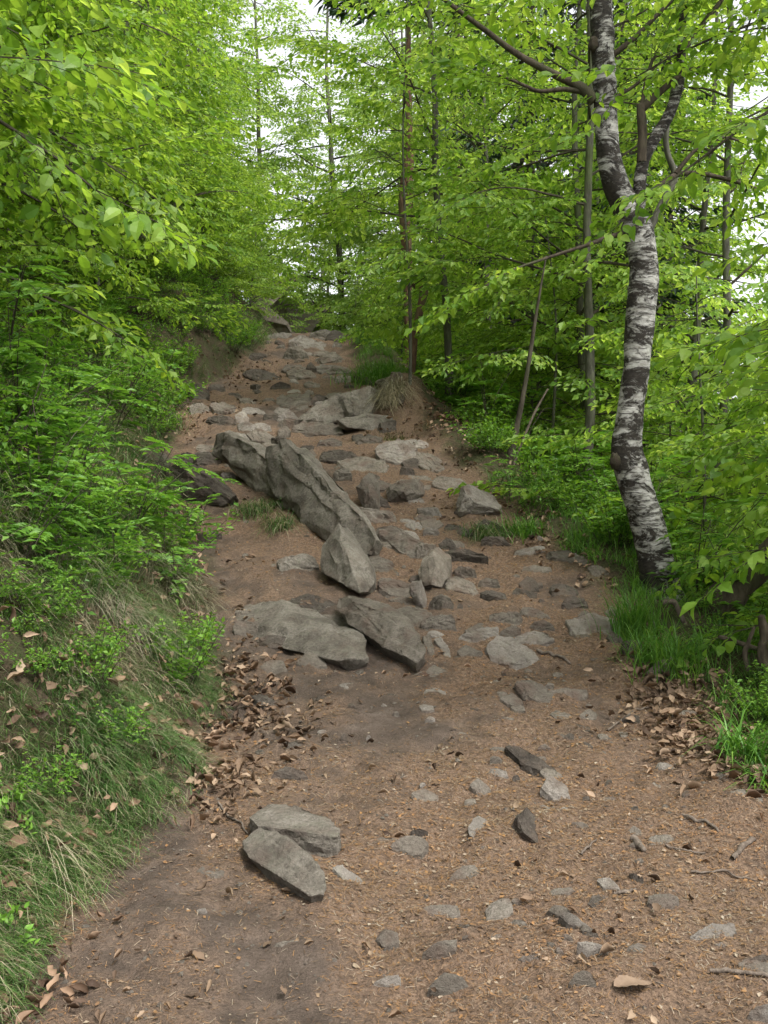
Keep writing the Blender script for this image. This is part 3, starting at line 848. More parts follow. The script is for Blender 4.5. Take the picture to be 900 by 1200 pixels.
def dead_leaves(geo, X, Y, rs, lift=.02, tilt=.4, size=(.024, .062)):
    k = len(X)
    mats = scatter_mats(normal_at(X, Y), rs.rand(k) * 6.28, np.full(k, tilt), rs)
    L_ = np.stack([X, Y, H(X, Y) + .006 + lift * rs.rand(k)], -1)
    sc_ = size[0] + (size[1] - size[0]) * rs.rand(k)
    for v_ in range(9):
        s2 = slice(v_, None, 9)
        V, Q = dead_shape(rs)
        stamp(geo, V, Q, mats[s2], L_[s2], sc_[s2])


g = Geo()
for (px, py, rad, cnt, lift) in [(282, 838, .22, 120, .02), (300, 815, .18, 80, .02), (335, 868, .2, 60, .02), (825, 850, .3, 210, .03), (790, 815, .2, 130, .04), (860, 905, .16, 130, .04), (800, 875, .2, 90, .02),
                                 (255, 925, .16, 90, .02), (268, 790, .12, 70, .03), (640, 640, .2, 60, .02), (540, 585, .25, 60, .02), (500, 500, .4, 160, .05), (290, 405 + 35, .5, 200, .03), (240, 480, .5, 120, .02)]:
    c = ground(px, py)
    X = c[0] + rad * rs.randn(cnt) * .6; Y = c[1] + rad * rs.randn(cnt) * .9
    dead_leaves(g, X, Y, rs, lift)
Y = 2.5 * (14 / 2.5) ** rs.rand(900); X = xl(Y) + .14 * rs.randn(900) + .05; k_ = vnoise(X * 3, Y * 2.2) > .05; dead_leaves(g, X[k_], Y[k_], rs, .02, .5, (.02, .055))
Y = 2.5 * (9 / 2.5) ** rs.rand(500); X = xr(Y) + .12 * rs.randn(500); k_ = vnoise(X * 3, Y * 2) > 0; dead_leaves(g, X[k_], Y[k_], rs, .03)
X, Y = trail_points(420, 2.5, 11, rs); dead_leaves(g, X, Y, rs, .005, .25, (.018, .045))
tag(g.build('fallen_leaves', M['dead_leaf'], None, True), 'dry brown beech leaves fallen along both edges of the trail', 'fallen leaves', kind='stuff')
g = Geo()
Y = 2.4 * (12 / 2.4) ** rs.rand(3000); X = xl(Y) - 1.5 * rs.rand(3000) ** 1.2 - .02; dead_leaves(g, X, Y, rs, .07, .6, (.025, .062))
Y = rs.uniform(7.5, 12.5, 900); X = xr(Y) + .05 + 1.2 * rs.rand(900); dead_leaves(g, X, Y, rs, .04)
Y = rs.uniform(5, 18, 1500); X = xr(Y) + .2 + 4 * rs.rand(1500); dead_leaves(g, X, Y, rs, .03)
tag(g.build('bank_leaf_litter', M['dead_leaf'], None, True), 'brown leaf litter covering the bank and the slope beside the trail', 'leaf litter', kind='stuff')

# ------------------------------------------------------------------ grass
def blades(geo, X, Y, rs, length, width, lean, droop, z=None, updir=None, segs=3):
    """curved tapering blades rooted on the ground"""
    k = len(X)
    n = normal_at(X, Y) if updir is None else updir
    th = rs.rand(k) * 6.28
    hz = np.stack([np.cos(th), np.sin(th), np.zeros(k)], -1)
    down = n * np.array([1, 1, 0])                      # downslope
    d = np.array([0, 0, 1.0]) + lean * hz + .35 * n
    d /= np.linalg.norm(d, axis=1, keepdims=True)
    out = hz * .85 + down * .9; out /= np.linalg.norm(out, axis=1, keepdims=True) + 1e-6
    L_ = length[0] + (length[1] - length[0]) * rs.rand(k)
    dr = droop * (.5 + rs.rand(k))
    side = np.cross(d, out); side /= np.linalg.norm(side, axis=1, keepdims=True) + 1e-6
    base = np.stack([X, Y, (H(X, Y) if z is None else z) - .01], -1)
    rows = []
    for s_ in range(segs + 1):
        t = s_ / segs
        p = base + d * (L_ * t * (1 - .25 * dr * t))[:, None] + out * (L_ * dr * .55 * t * t)[:, None] - np.array([0, 0, 1.0]) * (L_ * dr * .45 * t ** 2.6)[:, None]
        wd = width * (1 - t ** 1.5) + .0003
        rows.append(p - side * wd * .5); rows.append(p + side * wd * .5)
    V = np.stack(rows, 1)
    q = np.array([(2 * s_, 2 * s_ + 1, 2 * s_ + 3, 2 * s_ + 2) for s_ in range(segs)])
    m = V.shape[1]
    geo.add(V, (q[None] + (np.arange(k) * m)[:, None, None]).reshape(-1, 4))


def clumped(cx, cy, rad, per, rs):
    k = len(cx)
    X = np.repeat(cx, per) + np.repeat(rad, per) * rs.randn(k * per) * .5
    Y = np.repeat(cy, per) + np.repeat(rad, per) * rs.randn(k * per) * .5
    return X, Y


rs = np.random.RandomState(9)
g = Geo()
n = 820
cy = 2.3 * (7.5 / 2.3) ** rs.rand(n); cx = xl(cy) - .05 - 1.0 * rs.rand(n) ** 1.1
keep = (vnoise(cx * 3.2, cy * 2.4 + 5) > -.1) | ((cy < 3.7) & (rs.rand(n) < .6))
cx, cy = cx[keep], cy[keep]
X, Y = clumped(cx, cy, .05 + .05 * rs.rand(len(cx)), 85, rs)
blades(g, X, Y, rs, (.04, .16), .0026, .8, .95)
n = 230
cy = 2.3 * (5.2 / 2.3) ** rs.rand(n); cx = xl(cy) + .02 - .30 * rs.rand(n)
X, Y = clumped(cx, cy, .05 + .03 * rs.rand(n), 100, rs)
blades(g, X, Y, rs, (.04, .14), .0024, .7, 1.0)
n = 90
cy = rs.uniform(4.3, 7.5, n); cx = xl(cy) - .45 - 1.1 * rs.rand(n)
X, Y = clumped(cx, cy, .08 + .06 * rs.rand(n), 70, rs)
blades(g, X, Y, rs, (.2, .42), .0042, .4, .9)
n = 120
cy = rs.uniform(7, 17, n); cx = xl(cy) - .05 - 1.0 * rs.rand(n)
X, Y = clumped(cx, cy, .12 + .1 * rs.rand(n), 60, rs)
blades(g, X, Y, rs, (.12, .35), .005, .5, 1.1)
tag(g.build('bank_grass', M['grass']), 'fine green and straw grass hanging down the bank', 'grass', kind='stuff')

g = Geo()
n = 330
cy = 3.2 * (6.6 / 3.2) ** rs.rand(n); cx = xl(cy) - .03 - .95 * rs.rand(n)
k_ = vnoise(cx * 2.6 + 7, cy * 2.2) > .08; cx, cy = cx[k_], cy[k_]; n = len(cx)
X, Y = clumped(cx, cy, .08 + .05 * rs.rand(n), 42, rs)
blades(g, X, Y, rs, (.08, .25), .0019, 1.0, 1.4, segs=4)
tag(g.build('dry_grass', M['straw']), 'bleached dry grass lying matted over the bank', 'dry grass', kind='stuff')
g = Geo()
n = 150
cy = np.concatenate([rs.uniform(3.4, 8.5, 110), rs.uniform(11, 18, 120)]); cx = xr(cy) + .12 + .5 * rs.rand(230)
X, Y = clumped(cx, cy, .08 + .06 * rs.rand(230), 45, rs)
blades(g, X, Y, rs, (.1, .3), .004, .5, .9)
tag(g.build('rim_grass', M['green_grass']), 'green grass along the right rim of the trail', 'grass', kind='stuff')


def tuft(label, px, py, rad, cnt, length, width, mat, lean=.45, droop=.8, h=0.0, name='grass_tuft'):
    c = ground(px, py, h)
    g = Geo()
    X = rad * rs.randn(cnt) * .5; Y = rad * rs.randn(cnt) * .5
    wx, wy = X + c[0], Y + c[1]
    blades(g, wx, wy, rs, length, width, lean, droop)
    V = g.v[0] - c.astype(np.float32); g.v[0] = V
    o = g.build(name, M[mat]); o.location = Vector([float(t) for t in c])
    return tag(o, label, 'grass tuft')


tuft('tall fresh green grass clump at the foot of the birch', 742, 748, .12, 330, (.2, .42), .006, 'green_grass', .3, .5)
tuft('bushy green grass clump right of the tall clump', 785, 785, .17, 520, (.2, .36), .005, 'green_grass', .4, .7)
tuft('broad-bladed bright grass at the right edge beside dead leaves', 872, 895, .09, 130, (.18, .36), .009, 'green_grass', .45, .8)
tuft('long green grass blades leaning in from the right side of the picture', 900, 925, .06, 60, (.15, .3), .010, 'green_grass', .6, .9)
tuft('dry straw tuft hanging over the outcrop beside the trail', 459, 467, .13, 750, (.16, .34), .006, 'straw', .3, 1.5)
tuft('green top of grass growing on the outcrop', 440, 448, .35, 500, (.2, .45), .008, 'green_grass', .4, .8)
tuft('faded grass tuft under the long leaning slab', 328, 618, .09, 260, (.10, .24), .004, 'grass', .4, 1.2)
tuft('mixed green tuft at the hollow below the mossy slab', 300, 600, .14, 300, (.12, .26), .005, 'grass', .4, 1.1)
tuft('withered tuft at the end of the whitish block', 572, 628, .12, 420, (.1, .24), .005, 'grass', .5, 1.2)
tuft('young green tuft on the rim right of the whitish block', 612, 628, .16, 240, (.12, .3), .006, 'green_grass', .5, .7)

# ------------------------------------------------------------------ leaves and sprays
def leaf_hi(wd=.58, fold=.10, droop=.12):
    V = [(0, 0, 0), (.33, 0, .03), (.66, 0, .02), (1, 0, -droop)]
    for sg in (1, -1):
        V += [(.10, sg * wd * .26, fold * .5), (.33, sg * wd * .48, fold), (.60, sg * wd * .43, fold * .8), (.84, sg * wd * .18, fold * .2 - droop * .5)]
    Q = [(0, 1, 5, 4), (1, 2, 6, 5), (2, 3, 7, 6), (0, 8, 9, 1), (1, 9, 10, 2), (2, 10, 11, 3)]
    return np.array(V), np.array(Q)


def leaf_lo(wd=.6, fold=.12, droop=.1):
    return np.array([(0, 0, 0), (.48, wd * .5, fold), (1, 0, -droop), (.48, -wd * .5, fold)]), np.array([(0, 3, 2, 1)])


def make_spray(rs, length=.55, leaf=.062, hi=False, nside=6):
    """a flat beech spray along +x: leaf matrices + twig segments"""
    tw, LP, LD = [], [], []
    main = [np.array([t * length, .03 * length * math.sin(3 * t), -.10 * length * t * t]) for t in np.linspace(0, 1, 5)]
    tw.append((main, .0028))
    for k in range(nside):
        t = .15 + .8 * k / nside
        p0 = np.array([t * length, 0, -.10 * length * t * t])
        sgn = 1 if k % 2 else -1
        ang = sgn * R(rs.uniform(35, 55)); ln = length * (.55 - .38 * t) * rs.uniform(.8, 1.2)
        dirv = np.array([math.cos(ang), math.sin(ang), rs.uniform(-.2, .05)])
        tw.append(([p0, p0 + dirv * ln * .5, p0 + dirv * ln + np.array([0, 0, -.05 * ln])], .0016))
        nl = max(2, int(ln / (leaf * .45)))
        for q in range(nl):
            s_ = (q + .6) / nl
            LP.append(p0 + dirv * ln * s_)
            la = ang + (1 if q % 2 else -1) * R(rs.uniform(30, 60)) * (0 if q == nl - 1 else 1)
            LD.append(np.array([math.cos(la), math.sin(la), rs.uniform(-.85, .0)]))
    for k in range(4):
        t = .55 + .45 * k / 3
        LP.append(np.array([t * length, 0, -.10 * length * t * t]))
        la = (1 if k % 2 else -1) * R(rs.uniform(25, 55)) * (0 if k == 3 else 1)
        LD.append(np.array([math.cos(la), math.sin(la), rs.uniform(-.5, 0)]))
    LP, LD = np.array(LP), np.array(LD)
    LD /= np.linalg.norm(LD, axis=1, keepdims=True)
    k = len(LP)
    z = np.array([0, 0, 1.0]) + .45 * rs.randn(k, 3); x = LD
    z = z - x * (z * x).sum(1, keepdims=True); z /= np.linalg.norm(z, axis=1, keepdims=True)
    mats = np.stack([x, np.cross(z, x), z], -1)
    V, Q = leaf_hi() if hi else leaf_lo()
    g = Geo(); stamp(g, V, Q, mats, LP, leaf * rs.uniform(.5, 1.15, k))
    LV, LQ = np.concatenate(g.v), np.concatenate(g.q)
    g = Geo()
    for pts, r in tw: g.tube(pts, np.linspace(r, r * .4, len(pts)), 3, False)
    return LV, LQ, np.concatenate(g.v), np.concatenate(g.q)


_rs = np.random.RandomState(77)
SPRAY_HI = [make_spray(_rs, .5, .080, True, 7) for _ in range(5)]
SPRAY = [make_spray(_rs, .57, .088, False, 7) for _ in range(6)]
SPRAY_FAR = [make_spray(_rs, .85, .13, False, 7) for _ in range(5)]


def frames(D, roll, rs):
    D = D / (np.linalg.norm(D, axis=1, keepdims=True) + 1e-9)
    k = len(D)
    z = np.array([0, 0, 1.0]) + roll * rs.randn(k, 3)
    z = z - D * (z * D).sum(1, keepdims=True); z /= np.linalg.norm(z, axis=1, keepdims=True) + 1e-9
    return np.stack([D, np.cross(z, D), z], -1)


def put_sprays(gl, gt, lib, pos, dirs, rs, sc=(.75, 1.2), roll=.15):
    pos, dirs = np.array(pos), np.array(dirs)
    mats = frames(dirs, roll, rs)
    s_ = rs.uniform(sc[0], sc[1], len(pos)); pick = rs.randint(len(lib), size=len(pos))
    for v_ in range(len(lib)):
        m = pick == v_
        if not m.any(): continue
        LV, LQ, TV, TQ = lib[v_]
        stamp(gl, LV, LQ, mats[m], pos[m], s_[m])
        if gt is not None: stamp(gt, TV, TQ, mats[m], pos[m], s_[m])


def grow_limb(gb, gl, lib, p0, az, el, length, r0, rs, step=.26, droop=.35, first=.25, roll=.15, sc=(.75, 1.2), side_len=.42, keep=None):
    n = 9
    pts = [np.array(p0, float)]
    d = np.array([math.cos(az) * math.cos(el), math.sin(az) * math.cos(el), math.sin(el)])
    for k in range(n):
        d = d + np.array([0, 0, -droop / n * (.6 + k / n)]) + .09 * rs.randn(3); d /= np.linalg.norm(d)
        pts.append(pts[-1] + d * length / n)
    pts = np.array(pts)
    gb.tube(pts, np.linspace(r0, r0 * .2, n + 1), 5)
    pos, dirs = [], []
    s = first * length; sg = 1
    while s < length:
        f = s / length * n; i0 = min(int(f), n - 1)
        p = pts[i0] + (pts[i0 + 1] - pts[i0]) * (f - i0); t = pts[i0 + 1] - pts[i0]; t /= np.linalg.norm(t)
        sg = -sg
        ang = sg * R(rs.uniform(35, 65))
        sd = np.array([t[0] * math.cos(ang) - t[1] * math.sin(ang), t[0] * math.sin(ang) + t[1] * math.cos(ang), t[2] * .4 - .08 + .15 * rs.randn()])
        ln = side_len * (length - s) + .12 * length * rs.rand()
        if ln > .45:
            m = np.array([p, p + sd * ln * .5 + np.array([0, 0, .02]), p + sd * ln + np.array([0, 0, -.06 * ln])])
            gb.tube(m, [r0 * .3, r0 * .2, .003], 4)
            q = .25
            while q < ln:
                b = m[0] + (m[2] - m[0]) * q / ln
                a2 = (1 if rs.rand() < .5 else -1) * R(rs.uniform(20, 60))
                pos.append(b); dirs.append([sd[0] * math.cos(a2) - sd[1] * math.sin(a2), sd[0] * math.sin(a2) + sd[1] * math.cos(a2), sd[2] - .12 + .12 * rs.randn()])
                q += step * rs.uniform(.8, 1.3)
            pos.append(m[2]); dirs.append(sd + np.array([0, 0, -.15]))
        else:
            pos.append(p); dirs.append(sd)
        s += step * rs.uniform(.7, 1.2)
    pos.append(pts[-1]); dirs.append(pts[-1] - pts[-2])
    if gl is not None: put_sprays(gl, gb, lib, pos, dirs, rs, sc, roll)
    return pts


def trunk_curve(h, rs, bend=.03, n=14):
    z = np.linspace(0, h, n)
    ph = rs.rand(4) * 6.28
    return np.stack([bend * h * (np.sin(z / h * 4 + ph[0]) - math.sin(ph[0])) * .6 + .02 * np.sin(z * 2.1 + ph[1]), bend * h * (np.sin(z / h * 3.4 + ph[2]) - math.sin(ph[2])) * .6 + .02 * np.sin(z * 2.4 + ph[3]), z], -1)


def make_beech(name, label, h, r, first, spread, nlimb, seed, lib=SPRAY, leaf='beech', bark='bark', step=.26, el=(5, 40), cat='tree', group=None, az=None, bend=.03, droop=.35, sc=(.75, 1.2), top=.45):
    rs = np.random.RandomState(seed)
    root = thing(name, label, cat, group=group)
    tc = trunk_curve(h, rs, bend); tc[:, 2] -= .25 * (1 - np.linspace(0, 1, len(tc)))
    g = Geo(); rad = np.linspace(r, r * .18, len(tc)); rad[0] *= 1.35
    g.tube(tc, rad, 10); g.build('trunk', M[bark], root, True)
    gb, gl = Geo(), Geo()
    for k in range(nlimb):
        t = k / max(1, nlimb - 1)
        z = first + (h * .97 - first) * t
        p = np.array([np.interp(z, tc[:, 2], tc[:, 0]), np.interp(z, tc[:, 2], tc[:, 1]), z])
        a_ = (k * 2.399 + rs.uniform(-.4, .4)) if az is None else rs.uniform(az[0], az[1])
        ln = spread * (1 - (1 - top) * t ** 1.5) * rs.uniform(.75, 1.15)
        grow_limb(gb, gl, lib, p, a_, R(rs.uniform(*el)), ln, max(.006, r * .32 * (1 - .6 * t)), rs, step, droop, sc=sc)
    gb.build('branches', M['twig'], root); gl.build('crown', M[leaf], root)
    return root


def make_spruce(name, label, h, r, spread, seed, first=.6, dens=1.0, group=None):
    rs = np.random.RandomState(seed)
    root = thing(name, label, 'tree', group=group)
    tc = trunk_curve(h, rs, .004); tc[:, 2] -= .3 * (1 - np.linspace(0, 1, len(tc)))
    g = Geo(); g.tube(tc, np.linspace(r, r * .1, len(tc)), 9); g.build('trunk', M['bark_dark'], root, True)
    gb, gl = Geo(), Geo()
    V = np.array([(0, 0, 0), (.35, .13, .02), (1, 0, -.12), (.35, -.13, .02)]); Q = np.array([(0, 3, 2, 1)])
    z = first
    while z < h * .98:
        t = z / h
        for k in range(5):
            a_ = rs.rand() * 6.28; ln = spread * (1 - t) ** .8 * rs.uniform(.7, 1.1) + .15
            d = np.array([math.cos(a_), math.sin(a_), -.12])
            n = 6
            pts = np.array([np.array([0, 0, z]) + d * ln * s_ + np.array([0, 0, -.28 * ln * math.sin(s_ * 2.2) + .1 * ln * s_ * s_]) for s_ in np.linspace(0, 1, n)])
            gb.tube(pts, np.linspace(.02, .004, n), 3, False)
            m = int(30 * ln * dens) + 6
            ss = rs.rand(m) * .92 + .08
            P = np.stack([np.interp(ss, np.linspace(0, 1, n), pts[:, c]) for c in range(3)], -1)
            sg = np.sign(rs.rand(m) - .5); an = a_ + sg * R(1) * rs.uniform(25, 70, m)
            D = np.stack([np.cos(an), np.sin(an), rs.uniform(-.75, -.1, m)], -1)
            stamp(gl, V, Q, frames(D, .5, rs), P, rs.uniform(.14, .32, m) * min(1, .5 + ln * .35))
        z += .28 + .1 * rs.rand()
    gb.build('branches', M['bark_dark'], root); gl.build('crown', M['spruce'], root)
    return root


def put(root, x, y, rz, sc=1.0, dz=0.0, tilt=(0, 0)):
    root.location = (x, y, Hs(x, y) - .05 + dz); root.rotation_euler = (tilt[0], tilt[1], rz); root.scale = (sc, sc, sc)
    return root


# ------------------------------------------------------------------ trees on the left bank
NL = make_beech('beech_tree', 'near beech whose big fresh leaves hang into the top left corner', 5.2, .06, 1.15, 1.7, 34, 11, SPRAY_HI, step=.2, el=(8, 30), droop=.32)
put(NL, -2.5, 3.6, .35)
NL2 = make_beech('beech_tree', 'young beech reaching over the bank at the left edge, second from the camera', 5.5, .06, .9, 1.6, 36, 12, SPRAY_HI, step=.24, el=(0, 28), droop=.4)
put(NL2, -2.85, 4.9, 1.2)
B1 = make_beech('beech_tree', 'layered beech beside the boulders on the left bank', 7.5, .07, .5, 2.0, 34, 21, step=.25, el=(-5, 30))
B2 = make_beech('beech_tree', 'leafy beech with low sweeping boughs left of the trail bend', 8.5, .075, .4, 2.2, 38, 22, step=.26, el=(-8, 30))
B3 = make_beech('beech_tree', 'slender beech with a high open crown right of the trail', 9.5, .046, 1.9, 2.0, 28, 23, leaf='beech_light', step=.31, el=(0, 40))
B4 = make_beech('beech_tree', 'thin grey-green beech trunk standing between birch and trail', 9.0, .05, 2.0, 1.8, 28, 24, leaf='beech_light', step=.31, el=(-5, 35))
put(B1, -3.1, 6.6, .5); put(B2, -3.6, 8.6, 2.0)
dup(B1, (-3.9, 10.6, Hs(-3.9, 10.6) - .05), 3.1, 1.0, 'dense beech closing the left side behind the boulder row')
dup(B2, (-3.7, 12.8, Hs(-3.7, 12.8) - .05), 4.4, .95, 'beech with dark shaded boughs above the far left bank')
dup(B1, (-3.7, 15.2, Hs(-3.7, 15.2) - .05), 5.6, .9, 'small beech bending over the trail left of the steps')
dup(B2, (-4.0, 18.5, Hs(-4.0, 18.5) - .05), .9, .9, 'beech on the left just before the crest')
dup(B1, (-4.8, 5.6, Hs(-4.8, 5.6) - .05), 1.9, 1.1, 'beech standing behind the near leaves high on the left bank')
dup(B2, (-5.6, 8.0, Hs(-5.6, 8.0) - .05), 5.1, 1.1, 'tall beech deep in the left wood, dark behind the bank trees', 'trees deep in the left wood')
for (x, y, rz, s_) in [(-6.5, 11, 1, 1.2), (-5.8, 14.5, 2.2, 1.2), (-6.6, 18, 3, 1.3), (-7.5, 22, 4, 1.3), (-5.9, 21.0, 5, 1.0)]:
    dup(B2, (x, y, Hs(x, y) - .05), rz, s_, 'tall beech deep in the left wood, dark behind the bank trees', 'trees deep in the left wood')

# ------------------------------------------------------------------ trees on the right
put(B3, at(528, 540, 11.4)[0], 11.4, 1.1, .95); B3['label'] = 'straight grey trunk standing just right of the straw tuft'
put(B4, at(687, 600, 9.6)[0], 9.6, .6)
dup(B4, (at(700, 600, 11.0)[0], 11.0, Hs(at(700, 600, 11.0)[0], 11.0)), 2.8, .95, 'thin trunk just behind the grey-green beech trunk')
dup(B3, (at(826, 600, 10.2)[0], 10.2, Hs(at(826, 600, 10.2)[0], 10.2)), 3.3, 1.05, 'straight slim trunk behind the birch against the bright sky')
S1 = make_beech('beech_sapling', 'thin straight sapling on the outcrop beside the trail', 4.0, .018, 1.0, .85, 18, 31, leaf='beech_light', step=.24, el=(-5, 25), cat='sapling', bend=.01)
put(S1, at(480, 450, 10.6)[0], 10.6, 0)
S2 = make_beech('beech_sapling', 'low beech sapling with pale leaves in front of the dark spruces', 3.2, .025, .5, 1.5, 20, 32, leaf='beech_light', step=.24, el=(-10, 20), cat='sapling')
put(S2, 1.55, 10.3, 1, .85)
for (x, y, rz, s_, lab) in [(2.35, 8.0, 2, .8, 'leafy sapling filling the gap left of the birch trunk'),
                            (1.75, 12.0, 3.5, 1.15, 'spreading sapling behind the grey-green beech trunk'),
                            (2.75, 6.9, 4.6, .75, 'sapling with drooping leaves right behind the birch foot'),
                            (3.1, 8.9, 5.3, 1.0, 'broad sapling under the slim trunk right of the birch'),
                            (1.25, 13.0, .4, .9, 'sapling with bright leaves above the straw tuft'),
                            (.9, 16.2, 1.4, 1.0, 'sapling beside the steps on the right of the trail')]:
    dup(S2, (x, y, Hs(x, y) - .05), rz, s_, lab)
for (x, y, rz, s_, src, lab) in [(3.2, 11.5, 4.0, .95, B1, 'layered beech behind the slim trunk right of the birch'),
                                 (1.5, 14.2, .3, .95, B3, 'open-crowned beech above the straight grey trunk'),
                                 (2.6, 14.8, 5.2, 1.05, B4, 'beech with a mossy stem deep behind the saplings'),
                                 (3.4, 14.0, 1.7, .95, B1, 'wide beech low on the right slope'),
                                 (2.2, 19.5, 3.7, 1.0, B3, 'beech on the right just below the crest'),
                                 (4.4, 18.5, 2.9, 1.2, B2, 'high beech closing the right wood')]:
    dup(src, (x, y, Hs(x, y) - .05), rz, s_, lab)
# trees past the crest
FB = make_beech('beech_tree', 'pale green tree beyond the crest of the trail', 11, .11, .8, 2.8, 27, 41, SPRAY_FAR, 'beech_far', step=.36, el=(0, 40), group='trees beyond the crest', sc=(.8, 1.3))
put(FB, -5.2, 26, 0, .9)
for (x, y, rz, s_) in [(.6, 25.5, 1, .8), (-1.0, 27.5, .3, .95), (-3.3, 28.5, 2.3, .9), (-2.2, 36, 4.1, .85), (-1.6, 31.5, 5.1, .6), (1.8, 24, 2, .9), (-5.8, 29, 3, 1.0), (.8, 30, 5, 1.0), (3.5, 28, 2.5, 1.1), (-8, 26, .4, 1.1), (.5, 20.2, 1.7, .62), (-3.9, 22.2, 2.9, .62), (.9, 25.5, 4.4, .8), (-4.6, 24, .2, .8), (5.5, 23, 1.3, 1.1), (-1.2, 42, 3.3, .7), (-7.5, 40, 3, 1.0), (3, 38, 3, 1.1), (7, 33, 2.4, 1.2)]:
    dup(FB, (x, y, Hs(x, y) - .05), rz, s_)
# conifers
SP = make_spruce('spruce_tree', 'dark spruce standing in the wood behind the bright beech leaves', 12, .13, 2.0, 51, group='dark spruces behind the beeches')
put(SP, 3.6, 16.8, 0)
for (x, y, rz, s_) in [(4.2, 21, 5, 1.1), (2.3, 17.6, 1, 1.0), (3.5, 19.6, 2, 1.0), (1.5, 21.8, 3, .9), (2.9, 24, 1.5, 1.0), (4.9, 22.5, .2, 1.0), (2.0, 27, 2.5, 1.0), (4.1, 15.6, 4.2, .85), (3.1, 13.4, 2.2, .7), (-6.8, 9.2, 1, .9), (-7.6, 13, 2, 1.0), (-7, 16.5, 3, 1.0), (-6.6, 24, 4, 1.0), (-8.5, 19.5, 5, 1.1), (6.0, 26, 1, 1.1), (-4.6, 38, 1, .6)]:
    dup(SP, (x, y, Hs(x, y) - .1), rz, s_)
PN = make_spruce('pine_tree', 'reddish conifer trunk above the trail, in front of the dark spruces', 13, .06, 1.5, 57, 5.0)
put(PN, at(478, 400, 15.0)[0], 15.0, 0)
for ch in PN.children:
    if ch.name.startswith('trunk'): ch.data.materials[0] = M['bark_red']


def tree_from_px(name, label, cat, stems, d, mat, seg=14):
    """a stem traced as (px, py, width px, depth offset) nodes; real tubes at its real distance"""
    root = thing(name, label, cat)
    return root


def px_path(nodes, d, n=60):
    P = np.array([at(a[0], a[1], d + (a[3] if len(a) > 3 else 0)) for a in nodes])
    Rr = np.array([a[2] * .5 * d / F for a in nodes])
    s_ = np.concatenate([[0], np.cumsum(np.linalg.norm(np.diff(P, axis=0), axis=1))])
    u = np.linspace(0, s_[-1], n)
    # Catmull-like smoothing of the linear path
    Q = np.stack([np.interp(u, s_, P[:, c]) for c in range(3)], -1); rr = np.interp(u, s_, Rr)
    k = np.hanning(max(3, n // len(nodes) | 1) + 2)[1:-1]; k /= k.sum(); m = len(k) // 2
    sm = lambda a: np.convolve(np.concatenate([2 * a[0] - a[1:m + 1][::-1], a, 2 * a[-1] - a[-m - 1:-1][::-1]]), k, 'valid') if m else a
    return np.stack([sm(Q[:, c]) for c in range(3)], -1), sm(rr)


# the birch
D = 6.3
bc = at(772, 700, D)
birch = thing('birch_tree', 'birch with black and white bark and a forked stem on the right rim', 'tree', bc)
def local(P): return P - bc


def rough_tube(P, rr, seg, seed, amp=.07):
    g = Geo(); g.tube(local(P), rr, seg)
    V = g.v[0].astype(float)
    n = len(P)
    ax = np.concatenate([np.repeat(local(P), seg, 0), local(P)[-1:]]); rad = V - ax
    k = 1 + amp * (vnoise(V[:, 2] * 9 + seed, np.arctan2(rad[:, 1], rad[:, 0]) * 1.2 + seed) + .6 * vnoise(V[:, 2] * 26, np.arctan2(rad[:, 1], rad[:, 0]) * 3))
    g.v[0] = (ax + rad * k[:, None]).astype(np.float32)
    return g


main = [(784, 745, 100), (780, 722, 70), (775, 690, 50), (766, 645, 44), (755, 600, 42), (741, 555, 44), (733, 530, 40), (738, 490, 34), (746, 430, 34), (750, 370, 38), (756, 320, 36), (752, 290, 37), (745, 262, 40), (730, 235, 36), (717, 205, 32), (711, 165, 29), (709, 110, 29), (706, 40, 30), (702, -40, 27), (692, -160, 24), (690, -300, 18), (700, -460, 8)]
P, rr = px_path(main, D, 170); rr = rr * .9
to = rough_tube(P, rr, 26, 3).build('trunk', M['birch'], birch, True)
V = np.zeros(len(to.data.vertices) * 3, np.float32); to.data.vertices.foreach_get('co', V); V = V.reshape(-1, 3) + bc
py = 600 - (V[:, 2] - CAMZ) / D * F; px = 450 + V[:, 0] / D * F
dk = np.zeros(len(V))
cxx = np.interp(py[::1], [m[1] for m in main[::-1]], [m[0] for m in main[::-1]])
for (y0, y1, amt, sd) in [(640, 700, .75, -1), (530, 640, .5, -1), (505, 560, .75, -1), (365, 392, .9, -.3), (330, 350, .5, 0), (195, 260, .85, -.7), (160, 185, .6, 0), (20, 75, .85, -.7), (440, 455, .4, 0), (485, 505, .55, 0)]:
    wgt = np.clip(1 - np.abs(py - (y0 + y1) / 2) / ((y1 - y0) / 2 + 8), 0, 1) ** .5
    sidef = np.clip(.5 + sd * (px - cxx) / 16, 0, 1) if sd else 1
    dk = np.maximum(dk, wgt * amt * sidef)
at2 = to.data.attributes.new('dark', 'FLOAT', 'POINT'); at2.data.foreach_set('value', dk.astype(np.float32))
# burls on the stem
for (qx, qy, s_) in [(722, 540, .034), (746, 380, .035), (696, 52, .03)]:
    bm = bmesh.new(); bmesh.ops.create_icosphere(bm, subdivisions=3, radius=1)
    for vv in bm.verts: vv.co *= (1 + .3 * mnoise.noise(vv.co * 2.3 + Vector((qx, 0, 0))) + .15 * mnoise.noise(vv.co * 6))
    me = bpy.data.meshes.new('burl'); bm.to_mesh(me); bm.free(); me.materials.append(M['bark_dark'])
    me.polygons.foreach_set('use_smooth', np.full(len(me.polygons), True))
    o = link('burl', me, to); c = at(qx, qy, D - .035) - bc; o.location = Vector([float(t) for t in c]); o.scale = (s_, s_, s_ * 1.5)
fork = [(748, 268, 20), (749, 240, 21), (750, 205, 20), (756, 180, 20), (770, 158, 20), (785, 135, 18), (794, 105, 17), (799, 80, 16), (798, 50, 13), (801, 10, 12), (806, -80, 10), (800, -250, 5)]
